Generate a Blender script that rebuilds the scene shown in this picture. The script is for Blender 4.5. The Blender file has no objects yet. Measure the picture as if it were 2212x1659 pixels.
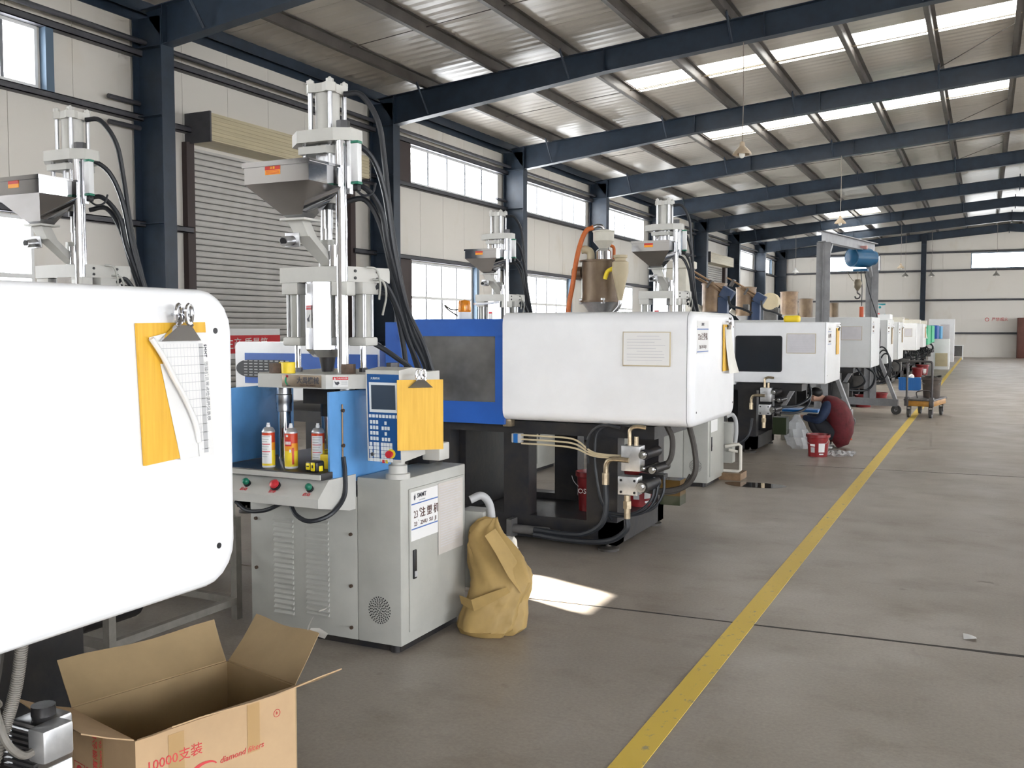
import bpy, bmesh, math, random
from mathutils import Matrix, Vector
random.seed(7)
PI = math.pi
SC = bpy.context.scene
C = SC.collection

# ------------------------------------------------------------------ camera
F_PX, CX, CY, CAM_H = 2100.0, 1106.0, 829.5, 1.55
PITCH = math.atan((CY - 710.0) / F_PX)
YAW = math.atan((2129.0 - CX) / F_PX * math.cos(PITCH))
cam_data = bpy.data.cameras.new('camera')
cam_data.sensor_width = 36.0
cam_data.lens = F_PX / 2212.0 * 36.0
cam_data.clip_start = 0.05
cam_data.clip_end = 300
cam = bpy.data.objects.new('camera', cam_data)
C.objects.link(cam)
cam.location = (0, 0, CAM_H)
cam.rotation_euler = (PI / 2 - PITCH, 0, YAW)
SC.camera = cam

# ------------------------------------------------------------------ world, sun, exposure
SKY_STRENGTH = 12.0
WIN_EMIT = 13.0
SKYLIGHT_EMIT = 10.0
world = bpy.data.worlds.new('world')
SC.world = world
world.use_nodes = True
wn = world.node_tree.nodes['Background']
wn.inputs[0].default_value = (0.90, 0.94, 1.0, 1)
wn.inputs[1].default_value = SKY_STRENGTH
sun_data = bpy.data.lights.new('sun', 'SUN')
sun_data.energy = 70.0
sun_data.angle = math.radians(0.4)
sun_data.color = (1.0, 0.95, 0.86)
sun = bpy.data.objects.new('sun', sun_data)
C.objects.link(sun)
SUN_DIR = Vector((0.935, -0.356, -0.542)).normalized()
sun.rotation_euler = SUN_DIR.to_track_quat('-Z', 'Y').to_euler()
sun.location = (-20, 12, 12)
SC.view_settings.view_transform = 'Standard'
SC.view_settings.look = 'None'
SC.view_settings.gamma = 1.0
SC.view_settings.use_curve_mapping = False
SC.view_settings.exposure = 0.12
try:
    SC.cycles.use_denoising = True
    SC.cycles.max_bounces = 5
    SC.cycles.diffuse_bounces = 3
    SC.cycles.glossy_bounces = 3
    SC.cycles.transmission_bounces = 4
    SC.cycles.transparent_max_bounces = 8
    SC.cycles.use_adaptive_sampling = True
    SC.cycles.adaptive_threshold = 0.14
    SC.cycles.adaptive_min_samples = 14
    SC.cycles.caustics_reflective = False
    SC.cycles.caustics_refractive = False
    SC.cycles.sample_clamp_indirect = 6.0
except Exception:
    pass

# ------------------------------------------------------------------ materials
MATS = {}
def mat(name, col, rough=0.5, metal=0.0, var=0.0, vscale=3.0, col2=None, bump=0.0, bscale=40.0, emit=0.0,
        spec=0.5, trans=0.0, alpha=1.0, ior=1.45, coat=0.0, stretch=(1, 1, 1), thresh=None, rvar=0.0):
    """procedural material: base colour mixed with a second one through noise, optional bump"""
    if name in MATS:
        return MATS[name]
    m = bpy.data.materials.new(name)
    m.use_nodes = True
    nt = m.node_tree
    b = nt.nodes['Principled BSDF']
    b.inputs['Base Color'].default_value = (*col, 1)
    b.inputs['Roughness'].default_value = rough
    b.inputs['Metallic'].default_value = metal
    b.inputs['Specular IOR Level'].default_value = spec
    b.inputs['IOR'].default_value = ior
    b.inputs['Transmission Weight'].default_value = trans
    b.inputs['Alpha'].default_value = alpha
    b.inputs['Coat Weight'].default_value = coat
    if emit:
        b.inputs['Emission Color'].default_value = (*col, 1)
        b.inputs['Emission Strength'].default_value = emit
    if var or col2 or bump:
        tc = nt.nodes.new('ShaderNodeTexCoord')
        mp = nt.nodes.new('ShaderNodeMapping')
        mp.inputs['Scale'].default_value = stretch
        nt.links.new(tc.outputs['Object'], mp.inputs['Vector'])
    if var or col2:
        n = nt.nodes.new('ShaderNodeTexNoise')
        n.inputs['Scale'].default_value = vscale
        n.inputs['Detail'].default_value = 4
        n.inputs['Roughness'].default_value = 0.62
        nt.links.new(mp.outputs['Vector'], n.inputs['Vector'])
        r = nt.nodes.new('ShaderNodeValToRGB')
        lo, hi = thresh or (0.35, 0.68)
        r.color_ramp.elements[0].position = lo
        r.color_ramp.elements[1].position = hi
        c2 = col2 or tuple(max(0, c * (1 - var)) for c in col)
        r.color_ramp.elements[0].color = (*col, 1)
        r.color_ramp.elements[1].color = (*c2, 1)
        nt.links.new(n.outputs['Fac'], r.inputs['Fac'])
        nt.links.new(r.outputs['Color'], b.inputs['Base Color'])
        if rvar:
            mr = nt.nodes.new('ShaderNodeMapRange')
            mr.inputs['To Min'].default_value = max(0.02, rough - rvar)
            mr.inputs['To Max'].default_value = min(1, rough + rvar)
            nt.links.new(n.outputs['Fac'], mr.inputs['Value'])
            nt.links.new(mr.outputs['Result'], b.inputs['Roughness'])
    if bump:
        n2 = nt.nodes.new('ShaderNodeTexNoise')
        n2.inputs['Scale'].default_value = bscale
        n2.inputs['Detail'].default_value = 2
        nt.links.new(mp.outputs['Vector'], n2.inputs['Vector'])
        bp = nt.nodes.new('ShaderNodeBump')
        bp.inputs['Strength'].default_value = bump
        bp.inputs['Distance'].default_value = 0.01
        nt.links.new(n2.outputs['Fac'], bp.inputs['Height'])
        nt.links.new(bp.outputs['Normal'], b.inputs['Normal'])
    MATS[name] = m
    return m

def emission(name, col, strength):
    m = bpy.data.materials.new(name)
    m.use_nodes = True
    nt = m.node_tree
    nt.nodes.clear()
    e = nt.nodes.new('ShaderNodeEmission')
    e.inputs[0].default_value = (*col, 1)
    e.inputs[1].default_value = strength
    o = nt.nodes.new('ShaderNodeOutputMaterial')
    nt.links.new(e.outputs[0], o.inputs[0])
    MATS[name] = m
    return m

def floor_material():
    m = bpy.data.materials.new('concrete_floor')
    m.use_nodes = True
    nt = m.node_tree
    b = nt.nodes['Principled BSDF']
    geo = nt.nodes.new('ShaderNodeNewGeometry')
    def noise(scale, detail=6, rough=0.6, stretch=(1, 1, 1)):
        mp = nt.nodes.new('ShaderNodeMapping')
        mp.inputs['Scale'].default_value = stretch
        nt.links.new(geo.outputs['Position'], mp.inputs['Vector'])
        n = nt.nodes.new('ShaderNodeTexNoise')
        n.inputs['Scale'].default_value = scale
        n.inputs['Detail'].default_value = detail
        n.inputs['Roughness'].default_value = rough
        nt.links.new(mp.outputs['Vector'], n.inputs['Vector'])
        return n
    def ramp(n, p0, c0, p1, c1):
        r = nt.nodes.new('ShaderNodeValToRGB')
        r.color_ramp.elements[0].position = p0
        r.color_ramp.elements[1].position = p1
        r.color_ramp.elements[0].color = (*c0, 1)
        r.color_ramp.elements[1].color = (*c1, 1)
        nt.links.new(n.outputs['Fac'], r.inputs['Fac'])
        return r
    def mul(a, c):
        x = nt.nodes.new('ShaderNodeMix')
        x.data_type = 'RGBA'
        x.blend_type = 'MULTIPLY'
        x.inputs['Factor'].default_value = 1.0
        nt.links.new(a, x.inputs[6])
        nt.links.new(c, x.inputs[7])
        return x.outputs[2]
    base = ramp(noise(0.7, 4), 0.3, (0.28, 0.243, 0.205), 0.72, (0.355, 0.315, 0.268))
    grit = ramp(noise(60, 2, 0.7), 0.3, (0.86, 0.86, 0.86), 0.7, (1.06, 1.06, 1.06))
    stain = ramp(noise(2.2, 5, 0.68, (1, 1.4, 1)), 0.28, (0.80, 0.77, 0.74), 0.48, (1, 1, 1))
    spots = ramp(noise(9, 2, 0.5), 0.20, (0.72, 0.70, 0.68), 0.28, (1, 1, 1))
    c = mul(mul(mul(base.outputs[0], grit.outputs[0]), stain.outputs[0]), spots.outputs[0])
    nt.links.new(c, b.inputs['Base Color'])
    rr = ramp(noise(1.6, 2), 0.3, (0.33, 0.33, 0.33), 0.7, (0.5, 0.5, 0.5))
    nt.links.new(rr.outputs[0], b.inputs['Roughness'])
    b.inputs['Specular IOR Level'].default_value = 0.45
    bp = nt.nodes.new('ShaderNodeBump')
    bp.inputs['Strength'].default_value = 0.12
    bp.inputs['Distance'].default_value = 0.004
    nt.links.new(noise(45, 2).outputs['Fac'], bp.inputs['Height'])
    nt.links.new(bp.outputs['Normal'], b.inputs['Normal'])
    MATS['floor'] = m
floor_material()

mat('joint', (0.05, 0.045, 0.04), 0.9)
mat('yellow_paint', (0.72, 0.51, 0.08), 0.55, col2=(0.38, 0.31, 0.16), vscale=26, thresh=(0.60, 0.70), stretch=(1, .6, 1))
mat('wall_panel', (0.70, 0.665, 0.61), 0.45, col2=(0.56, 0.48, 0.36), vscale=0.5, thresh=(0.56, 0.80), stretch=(1, 1, 0.6))
mat('rust_stain', (0.45, 0.34, 0.2), 0.6, var=0.3)
mat('navy_steel', (0.022, 0.036, 0.058), 0.42, var=0.3, vscale=4)
mat('girt', (0.075, 0.075, 0.085), 0.5, var=0.25, vscale=5)
mat('purlin', (0.10, 0.088, 0.078), 0.5, var=0.35, vscale=3)
mat('roof_panel', (0.54, 0.50, 0.44), 0.28, var=0.10, vscale=0.8, bump=0.02, bscale=6, stretch=(0.15, 1, 1), spec=0.6)
mat('shutter', (0.50, 0.485, 0.46), 0.45, var=0.1)
mat('shutter_box', (0.58, 0.51, 0.34), 0.4, var=0.2, vscale=2, stretch=(6, .3, 6))
mat('dark_brown', (0.045, 0.03, 0.028), 0.6)
mat('white_frame', (0.78, 0.78, 0.77), 0.4)
mat('mullion_grey', (0.22, 0.23, 0.25), 0.5)
mat('blue_frame', (0.10, 0.15, 0.21), 0.4)
emission('pane', (0.94, 0.97, 1.0), WIN_EMIT)
emission('skylight', (1.0, 0.985, 0.93), SKYLIGHT_EMIT)
mat('machine_white', (0.84, 0.84, 0.845), 0.32, var=0.05, vscale=4, coat=0.15)
mat('machine_lightgrey', (0.70, 0.71, 0.71), 0.35, var=0.06, vscale=4)
mat('press_grey', (0.42, 0.415, 0.375), 0.36, var=0.10, vscale=5, bump=0.03, bscale=90)
mat('press_face', (0.56, 0.55, 0.51), 0.38, var=0.08, vscale=6)
mat('door_blue', (0.12, 0.33, 0.66), 0.38, var=0.15, vscale=5)
mat('royal_blue', (0.018, 0.105, 0.44), 0.36, var=0.12, vscale=5)
mat('panel_blue', (0.012, 0.085, 0.27), 0.35)
mat('green_cover', (0.04, 0.50, 0.24), 0.4)
mat('sky_blue_cover', (0.10, 0.36, 0.62), 0.4)
mat('oily_black', (0.012, 0.013, 0.017), 0.40, col2=(0.030, 0.026, 0.023), vscale=7, bump=0.1, bscale=30)
mat('frame_grey', (0.13, 0.125, 0.12), 0.5, var=0.3, vscale=8)
mat('dark_steel', (0.07, 0.068, 0.07), 0.38, 0.6, var=0.3, vscale=12)
mat('rusty_nut', (0.13, 0.085, 0.06), 0.6, 0.4, var=0.4, vscale=30)
mat('chrome', (0.66, 0.66, 0.68), 0.12, 1.0)
mat('hopper_steel', (0.70, 0.70, 0.72), 0.06, 1.0, bump=0.04, bscale=5)
mat('brushed', (0.55, 0.55, 0.56), 0.32, 1.0, var=0.15, vscale=20)
mat('alu', (0.62, 0.62, 0.62), 0.38, 0.7, var=0.15, vscale=25)
mat('brass', (0.46, 0.37, 0.25), 0.36, 0.8, var=0.3, vscale=40)
mat('rubber', (0.018, 0.02, 0.024), 0.42)
mat('dusty_rubber', (0.06, 0.053, 0.046), 0.6, var=0.3, vscale=20)
mat('grey_plastic', (0.42, 0.42, 0.42), 0.45)
mat('dusty_conduit', (0.24, 0.22, 0.19), 0.55, var=0.2, vscale=20)
mat('pvc', (0.74, 0.70, 0.62), 0.4, var=0.12, vscale=14)
mat('black', (0.012, 0.012, 0.014), 0.4)
mat('screen', (0.05, 0.07, 0.10), 0.12)
mat('light_key', (0.72, 0.75, 0.76), 0.5)
mat('white_plastic', (0.80, 0.80, 0.80), 0.4)
mat('paper', (0.76, 0.75, 0.73), 0.75, var=0.03)
mat('grey_paper', (0.62, 0.60, 0.62), 0.6, var=0.08, vscale=12)
mat('cream_paper', (0.56, 0.52, 0.475), 0.7, var=0.08, vscale=12)
mat('print', (0.07, 0.07, 0.08), 0.7)
mat('print_grey', (0.48, 0.48, 0.48), 0.7)
mat('print_faint', (0.56, 0.55, 0.57), 0.7)
mat('print_brown', (0.09, 0.045, 0.035), 0.7)
mat('print_blue', (0.08, 0.16, 0.42), 0.6)
mat('print_red', (0.62, 0.03, 0.04), 0.6)
mat('label_red', (0.55, 0.04, 0.03), 0.5)
mat('label_orange', (0.85, 0.33, 0.02), 0.5)
mat('label_yellow', (0.88, 0.66, 0.03), 0.5)
mat('yellow_board', (0.80, 0.47, 0.05), 0.5, col2=(0.70, 0.38, 0.03), vscale=5, stretch=(14, 14, 0.7))
mat('bronze_plate', (0.30, 0.235, 0.17), 0.35, 0.5, var=0.2, vscale=20)
mat('green_logo', (0.02, 0.33, 0.16), 0.4)
mat('red_button', (0.55, 0.03, 0.04), 0.3)
mat('green_button', (0.01, 0.17, 0.10), 0.3)
mat('yellow_plastic', (0.85, 0.62, 0.03), 0.4)
mat('tape_yellow', (0.85, 0.68, 0.02), 0.35)
mat('can_red', (0.62, 0.06, 0.02), 0.3, col2=(0.62, 0.06, 0.02))
mat('cardboard', (0.52, 0.355, 0.20), 0.75, var=0.12, vscale=6, bump=0.04, bscale=25)
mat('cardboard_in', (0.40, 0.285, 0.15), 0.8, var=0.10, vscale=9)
mat('cardboard_tape', (0.44, 0.285, 0.13), 0.35)
mat('clear_tape', (0.75, 0.72, 0.66), 0.3, alpha=0.55)
mat('box_print', (0.60, 0.06, 0.06), 0.6)
mat('kraft', (0.42, 0.28, 0.10), 0.62, var=0.22, vscale=6, bump=0.25, bscale=9)
mat('red_plastic', (0.24, 0.018, 0.02), 0.35, var=0.15, vscale=6)
mat('oil_amber', (0.14, 0.075, 0.015), 0.2, trans=0.25)
mat('oil_dark', (0.03, 0.04, 0.02), 0.15)
mat('dark_window', (0.025, 0.027, 0.03), 0.12)
mat('smoked_window', (0.075, 0.073, 0.07), 0.10, col2=(0.17, 0.165, 0.16), vscale=2.2, spec=0.8, rvar=0.06)
mat('beacon_amber', (0.85, 0.27, 0.01), 0.18, trans=0.35)
mat('stained_steel', (0.20, 0.14, 0.085), 0.45, 0.25, col2=(0.09, 0.055, 0.035), vscale=3.5, stretch=(1, 1, .5))
mat('aged_white', (0.66, 0.63, 0.54), 0.42, var=0.15, vscale=6)
mat('cream_cone', (0.56, 0.47, 0.31), 0.45, var=0.12, vscale=5)
mat('orange_hose', (0.62, 0.15, 0.03), 0.45, var=0.15, vscale=25)
mat('robot_blue', (0.03, 0.055, 0.12), 0.4)
mat('rust_rod', (0.30, 0.19, 0.11), 0.5, 0.4, var=0.3, vscale=12)
mat('bronze_drum', (0.30, 0.20, 0.115), 0.42, 0.2, col2=(0.13, 0.08, 0.05), vscale=3.0)
mat('gantry_grey', (0.30, 0.30, 0.31), 0.45, var=0.25, vscale=6)
mat('hoist_blue', (0.01, 0.10, 0.22), 0.35)
mat('hoist_pink', (0.55, 0.28, 0.25), 0.5)
mat('hook', (0.20, 0.17, 0.12), 0.4, 0.5)
mat('pendant_red', (0.55, 0.10, 0.04), 0.4)
mat('crate_blue', (0.01, 0.12, 0.38), 0.4)
mat('cart_orange', (0.50, 0.24, 0.04), 0.5, var=0.35, vscale=9)
mat('cart_steel', (0.12, 0.11, 0.11), 0.45, 0.4, var=0.3, vscale=9)
mat('dirty_bucket', (0.10, 0.075, 0.06), 0.6, var=0.4, vscale=9)
mat('tyre', (0.07, 0.068, 0.065), 0.6)
mat('skin', (0.55, 0.32, 0.23), 0.5)
mat('vest_red', (0.115, 0.008, 0.013), 0.75, var=0.4, vscale=16, bump=0.4, bscale=18)
mat('sleeve_navy', (0.02, 0.035, 0.08), 0.8, var=0.3, vscale=12)
mat('trouser', (0.014, 0.014, 0.018), 0.85)
mat('hair', (0.010, 0.009, 0.009), 0.5)
mat('shoe', (0.55, 0.52, 0.48), 0.6)
mat('poly_film', (0.86, 0.88, 0.90), 0.18, var=0.15, vscale=12, alpha=0.42, bump=0.6, bscale=14)
mat('lamp_shade', (0.62, 0.50, 0.36), 0.45, var=0.2)
mat('lamp_shade_grey', (0.22, 0.21, 0.19), 0.45)
mat('lamp_bulb', (0.86, 0.84, 0.78), 0.3)
mat('wire', (0.30, 0.26, 0.22), 0.6)
mat('puddle', (0.035, 0.03, 0.025), 0.04, spec=0.6)
mat('wood', (0.36, 0.26, 0.15), 0.7, var=0.2)
mat('brown_cabinet', (0.14, 0.055, 0.04), 0.5, var=0.2)
mat('poster_teal', (0.05, 0.40, 0.46), 0.6)
mat('pink', (0.75, 0.35, 0.45), 0.5)

# ------------------------------------------------------------------ geometry helpers
def catmull(pts, res=6):
    if len(pts) < 3:
        return [Vector(p) for p in pts]
    P = [Vector(p) for p in pts]
    P = [P[0] * 2 - P[1]] + P + [P[-1] * 2 - P[-2]]
    out = []
    for i in range(1, len(P) - 2):
        a, b, c, d = P[i - 1], P[i], P[i + 1], P[i + 2]
        for k in range(res):
            t = k / res
            out.append(0.5 * ((2 * b) + (c - a) * t + (2 * a - 5 * b + 4 * c - d) * t * t + (3 * b - a - 3 * c + d) * t ** 3))
    out.append(P[-2])
    return out

class MB:
    def __init__(self, xf=None):
        self.v = []
        self.f = []
        self.xf = xf
    def add(self, vs, fs):
        o = len(self.v)
        self.v += [tuple(v) for v in vs]
        self.f += [[i + o for i in f] for f in fs]
        return self
    def box(self, x0, x1, y0, y1, z0, z1, M=None):
        vs = [(x, y, z) for z in (z0, z1) for y in (y0, y1) for x in (x0, x1)]
        if M is not None:
            vs = [M @ Vector(v) for v in vs]
        return self.add(vs, [(0, 2, 3, 1), (4, 5, 7, 6), (0, 1, 5, 4), (2, 6, 7, 3), (0, 4, 6, 2), (1, 3, 7, 5)])
    def rbox(self, x0, x1, y0, y1, z0, z1, r=0.01, seg=2, M=None):
        bm = bmesh.new()
        bmesh.ops.create_cube(bm, size=1)
        for v in bm.verts:
            v.co = Vector(((x0 + x1) / 2 + v.co.x * (x1 - x0), (y0 + y1) / 2 + v.co.y * (y1 - y0), (z0 + z1) / 2 + v.co.z * (z1 - z0)))
        bmesh.ops.bevel(bm, geom=bm.edges[:], offset=r, segments=seg, profile=0.5, affect='EDGES')
        return self.bm(bm, M)
    def bm(self, bm, M=None):
        bm.verts.ensure_lookup_table()
        for i, v in enumerate(bm.verts):
            v.index = i
        vs = [(M @ v.co) if M is not None else v.co.copy() for v in bm.verts]
        fs = [[v.index for v in f.verts] for f in bm.faces]
        bm.free()
        return self.add(vs, fs)
    def cyl(self, a, b, r, r2=None, n=16, caps=True):
        a, b = Vector(a), Vector(b)
        r2 = r if r2 is None else r2
        d = (b - a).normalized()
        s = d.orthogonal().normalized()
        t = d.cross(s)
        vs, fs = [], []
        for k in range(n):
            w = s * math.cos(2 * PI * k / n) + t * math.sin(2 * PI * k / n)
            vs += [a + w * r, b + w * r2]
        for k in range(n):
            j = (k + 1) % n
            fs.append((2 * k, 2 * j, 2 * j + 1, 2 * k + 1))
        if caps:
            fs.append([2 * k for k in reversed(range(n))])
            fs.append([2 * k + 1 for k in range(n)])
        return self.add(vs, fs)
    def tube(self, pts, r, n=8, res=6, smooth=True, caps=True):
        P = catmull(pts, res) if smooth else [Vector(p) for p in pts]
        m = len(P)
        vs, fs = [], []
        s = None
        for i, p in enumerate(P):
            d = (P[min(i + 1, m - 1)] - P[max(i - 1, 0)])
            d = d.normalized() if d.length > 1e-9 else Vector((0, 0, 1))
            s = d.orthogonal().normalized() if s is None else (s - d * s.dot(d))
            if s.length < 1e-6:
                s = d.orthogonal()
            s = s.normalized()
            t = d.cross(s)
            rr = r[min(i * len(r) // m, len(r) - 1)] if isinstance(r, (list, tuple)) else r
            for k in range(n):
                vs.append(p + (s * math.cos(2 * PI * k / n) + t * math.sin(2 * PI * k / n)) * rr)
        for i in range(m - 1):
            for k in range(n):
                j = (k + 1) % n
                fs.append((i * n + k, i * n + j, (i + 1) * n + j, (i + 1) * n + k))
        if caps:
            fs.append(list(reversed(range(n))))
            fs.append([(m - 1) * n + k for k in range(n)])
        return self.add(vs, fs)
    def lathe(self, prof, o=(0, 0, 0), n=24, M=None, cap0=True, cap1=True):
        vs, fs = [], []
        o = Vector(o)
        for r, z in prof:
            for k in range(n):
                v = Vector((r * math.cos(2 * PI * k / n), r * math.sin(2 * PI * k / n), z))
                vs.append((M @ v if M is not None else v) + o)
        for i in range(len(prof) - 1):
            for k in range(n):
                j = (k + 1) % n
                fs.append((i * n + k, i * n + j, (i + 1) * n + j, (i + 1) * n + k))
        if cap0:
            fs.append(list(reversed(range(n))))
        if cap1:
            fs.append([(len(prof) - 1) * n + k for k in range(n)])
        return self.add(vs, fs)
    def prism(self, poly, a, b, axis='z', M=None):
        """2-D polygon extruded along an axis: z -> (x,y); x -> (y,z); y -> (x,z)"""
        n = len(poly)
        def pt(p, h):
            v = {'z': (p[0], p[1], h), 'x': (h, p[0], p[1]), 'y': (p[0], h, p[1])}[axis]
            return M @ Vector(v) if M is not None else v
        vs = [pt(p, a) for p in poly] + [pt(p, b) for p in poly]
        fs = [[i, (i + 1) % n, (i + 1) % n + n, i + n] for i in range(n)]
        fs += [list(reversed(range(n))), list(range(n, 2 * n))]
        return self.add(vs, fs)
    def frustum(self, q0, q1):
        """two quads (or n-gons) of 3-D points joined"""
        n = len(q0)
        return self.add(list(q0) + list(q1), [[i, (i + 1) % n, (i + 1) % n + n, i + n] for i in range(n)] + [list(reversed(range(n))), list(range(n, 2 * n))])
    def hexnut(self, c, r, h, axis=(0, 0, 1)):
        a = Vector(c)
        return self.cyl(a, a + Vector(axis) * h, r, n=6)
    def ball(self, c, r, n=12, m=8, sz=1.0):
        prof = [(max(1e-4, r * math.sin(PI * i / m)), -r * sz * math.cos(PI * i / m)) for i in range(m + 1)]
        return self.lathe(prof, c, n)
    def mesh(self, name, material, smooth=True, angle=38):
        me = bpy.data.meshes.new(name)
        vs = self.v if self.xf is None else [tuple(self.xf(v)) for v in self.v]
        me.from_pydata(vs, [], self.f)
        bm = bmesh.new()
        bm.from_mesh(me)
        bmesh.ops.recalc_face_normals(bm, faces=bm.faces)
        bm.to_mesh(me)
        bm.free()
        if smooth:
            me.polygons.foreach_set('use_smooth', [True] * len(me.polygons))
            me.set_sharp_from_angle(angle=math.radians(angle))
        for m in (material if isinstance(material, (list, tuple)) else [material]):
            me.materials.append(MATS[m])
        return me
    def build(self, name, material, parent=None, smooth=True, angle=38, label=None):
        o = bpy.data.objects.new(name, self.mesh(name, material, smooth, angle))
        C.objects.link(o)
        o.parent = parent
        if label:
            o['label'] = label
        return o

def obj(name, me, parent=None, loc=None, rot=None):
    o = bpy.data.objects.new(name, me)
    C.objects.link(o)
    o.parent = parent
    if loc:
        o.location = loc
    if rot:
        o.rotation_euler = rot
    return o

def tag(o, label, cat, group=None):
    o['label'] = label
    o['category'] = cat
    if group:
        o['group'] = group
    return o

def thing(name, label, cat, loc=(0, 0, 0), rz=0.0, group=None):
    o = bpy.data.objects.new(name, None)
    C.objects.link(o)
    o.empty_display_size = 0.2
    o.location = loc
    o.rotation_euler = (0, 0, rz)
    return tag(o, label, cat, group)

def struct(o):
    o['kind'] = 'structure'
    return o

def kids(o):
    return [c for c in bpy.data.objects if c.parent == o]

def copy_tree(o, parent=None, skip=(), lift=None):
    c = o.copy()
    C.objects.link(c)
    c.parent = parent
    for ch in kids(o):
        if ch.name.split('.')[0] in skip:
            continue
        copy_tree(ch, c, skip)
    return c

def rounded(y0, y1, z0, z1, r, seg=5):
    out = []
    for cy, cz, a0 in ((y1 - r, z1 - r, 0), (y0 + r, z1 - r, 90), (y0 + r, z0 + r, 180), (y1 - r, z0 + r, 270)):
        for k in range(seg + 1):
            a = math.radians(a0 + 90 * k / seg)
            out.append((cy + r * math.cos(a), cz + r * math.sin(a)))
    return out

def text(body, size, material, parent, M, name='lettering', extrude=0.0006, align='CENTER', shear=0.0, bold=0.0, xscale=1.0):
    """flat lettering; M takes the text plane (x right, y up, z out) to the parent's space"""
    cu = bpy.data.curves.new('text', 'FONT')
    cu.body = body
    cu.size = size
    cu.align_x = align
    cu.align_y = 'CENTER'
    cu.extrude = extrude
    cu.shear = shear
    cu.offset = bold
    cu.resolution_u = 2
    o = bpy.data.objects.new('text', cu)
    C.objects.link(o)
    dg = bpy.context.evaluated_depsgraph_get()
    me = bpy.data.meshes.new_from_object(o.evaluated_get(dg))
    bpy.data.objects.remove(o)
    bpy.data.curves.remove(cu)
    me.transform(M @ Matrix.Diagonal((xscale, 1, 1, 1)))
    me.name = name
    me.materials.clear()
    me.materials.append(MATS[material])
    t = bpy.data.objects.new(name, me)
    C.objects.link(t)
    t.parent = parent
    return t

def plane_M(o, right, up):
    """matrix of a text plane at o with the given right and up directions"""
    r, u = Vector(right).normalized(), Vector(up).normalized()
    n = r.cross(u)
    M = Matrix((r, u, n)).transposed().to_4x4()
    M.translation = Vector(o)
    return M

def quad_in(M, x0, x1, y0, y1, t=0.0008, mb=None, z=0.0):
    """thin slab in a text plane"""
    mb = mb or MB()
    return mb.box(x0, x1, y0, y1, z, z + t, M=M)

# ================================================================== SETTING
XL, XR = -11.2, 13.2          # inner faces of the side walls
YF, YB = -7.57, 58.45         # front wall behind the camera, far wall
RIDGE = 1.0
FRAMES = [10.43 + 6.0 * k - 0.003 * k for k in range(-3, 9)]
def roof_z(x):
    return 6.31 + 0.085 * (min(x, 2 * RIDGE - x) + 10.56)

# ---- floor: slabs with open joints over a dark bed
fl = struct(MB().box(XL - .3, XR + .3, YF - .3, YB + .3, -0.25, -0.03).build('floor', 'joint'))
def jy(yk, x):
    return yk + 0.05 * (x + 1.0)
joints = [YF - 0.4] + [5.07 + 6.27 * k for k in range(-1, 9)] + [YB + 0.9]
for a, b in zip(joints[:-1], joints[1:]):
    for x0, x1 in ((XL - .3, 2.2), (2.2, XR + .3)):
        g = 0.009
        MB().prism([(x0 + g, jy(a, x0) + g), (x1 - g, jy(a, x1) + g), (x1 - g, jy(b, x1) - g), (x0 + g, jy(b, x0) - g)], -0.05, 0.0).build('floor_slab', 'floor', fl, smooth=False)
def filler(yk, x0, x1, w0, w1):
    n = 12
    vs = []
    for i in range(n + 1):
        x = x0 + (x1 - x0) * i / n
        w = (w0 + (w1 - w0) * i / n) * (1 + .25 * math.sin(i * 2.3))
        y = jy(yk, x) + .004 * math.sin(i * 1.7)
        vs += [(x, y - w / 2, .0012), (x, y + w / 2, .0012), (x, y - w / 2, -.04), (x, y + w / 2, -.04)]
    fs = [(4 * i + a, 4 * i + b, 4 * i + 4 + b, 4 * i + 4 + a) for i in range(n) for a, b in ((0, 1), (1, 3), (3, 2), (2, 0))]
    MB().add(vs, fs).build('joint_filler', 'joint', fl, smooth=False)
filler(joints[2], -2.0, 2.2, .009, .042)
filler(joints[3], -1.9, 2.2, .008, .018)
MB().box(-1.163, -1.053, YF + .1, 57.2, 0.0, 0.0025).build('lane_line', 'yellow_paint', fl, smooth=False, label='worn yellow painted lane line')

# ---- side wall with openings
def wall_cells(a0, a1, openings, ztop):
    """(a0,a1,z0,z1) rectangles of a wall strip left free by the openings"""
    cuts = sorted({a0, a1} | {c for o in openings for c in o[:2] if a0 < c < a1})
    out = []
    for p, q in zip(cuts[:-1], cuts[1:]):
        mid = (p + q) / 2
        z = 0.0
        for o in sorted([o for o in openings if o[0] < mid < o[1]], key=lambda o: o[2]):
            if o[2] > z:
                out.append((p, q, z, o[2]))
            z = o[3]
        if z < ztop:
            out.append((p, q, z, ztop))
    return out

UP = (4.67, 5.47)
LO = (0.95, 3.0)
left_open = [
    (-6.5, -2.6, *UP), (-0.5, 3.6, *UP), (5.0, 8.88, *UP),
    (17.85, 22.2, *UP), (22.75, 28.2, *UP), (28.75, 33.9, *UP), (34.75, 38.6, *UP), (46.75, 52.1, *UP), (52.75, 56.6, *UP),
    (5.6, 8.75, *LO), (-0.5, 2.6, *LO), (17.92, 20.78, *LO), (23.79, 26.7, *LO), (29.8, 32.7, *LO), (35.8, 38.4, *LO), (48.0, 51.0, *LO),
    (11.5, 15.75, 0.0, 4.42), (41.5, 45.75, 0.0, 4.42)]
DOOR_R = (-5.6, 5.4, 0.0, 4.6)
DOOR_R2 = (46.5, 55.5, 0.0, 4.6)
DOOR_F = (3.2, 11.0, 0.0, 4.4)
right_open = [(y0, y1, *UP) for y0, y1 in ((11, 15.9), (17, 22), (23, 28), (29, 34), (35, 40), (41, 46))] + \
             [(y0, y1, *LO) for y0, y1 in ((12, 15), (18, 21), (24, 27), (30, 33), (36, 39), (42, 45))] + [DOOR_R, DOOR_R2]

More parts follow.
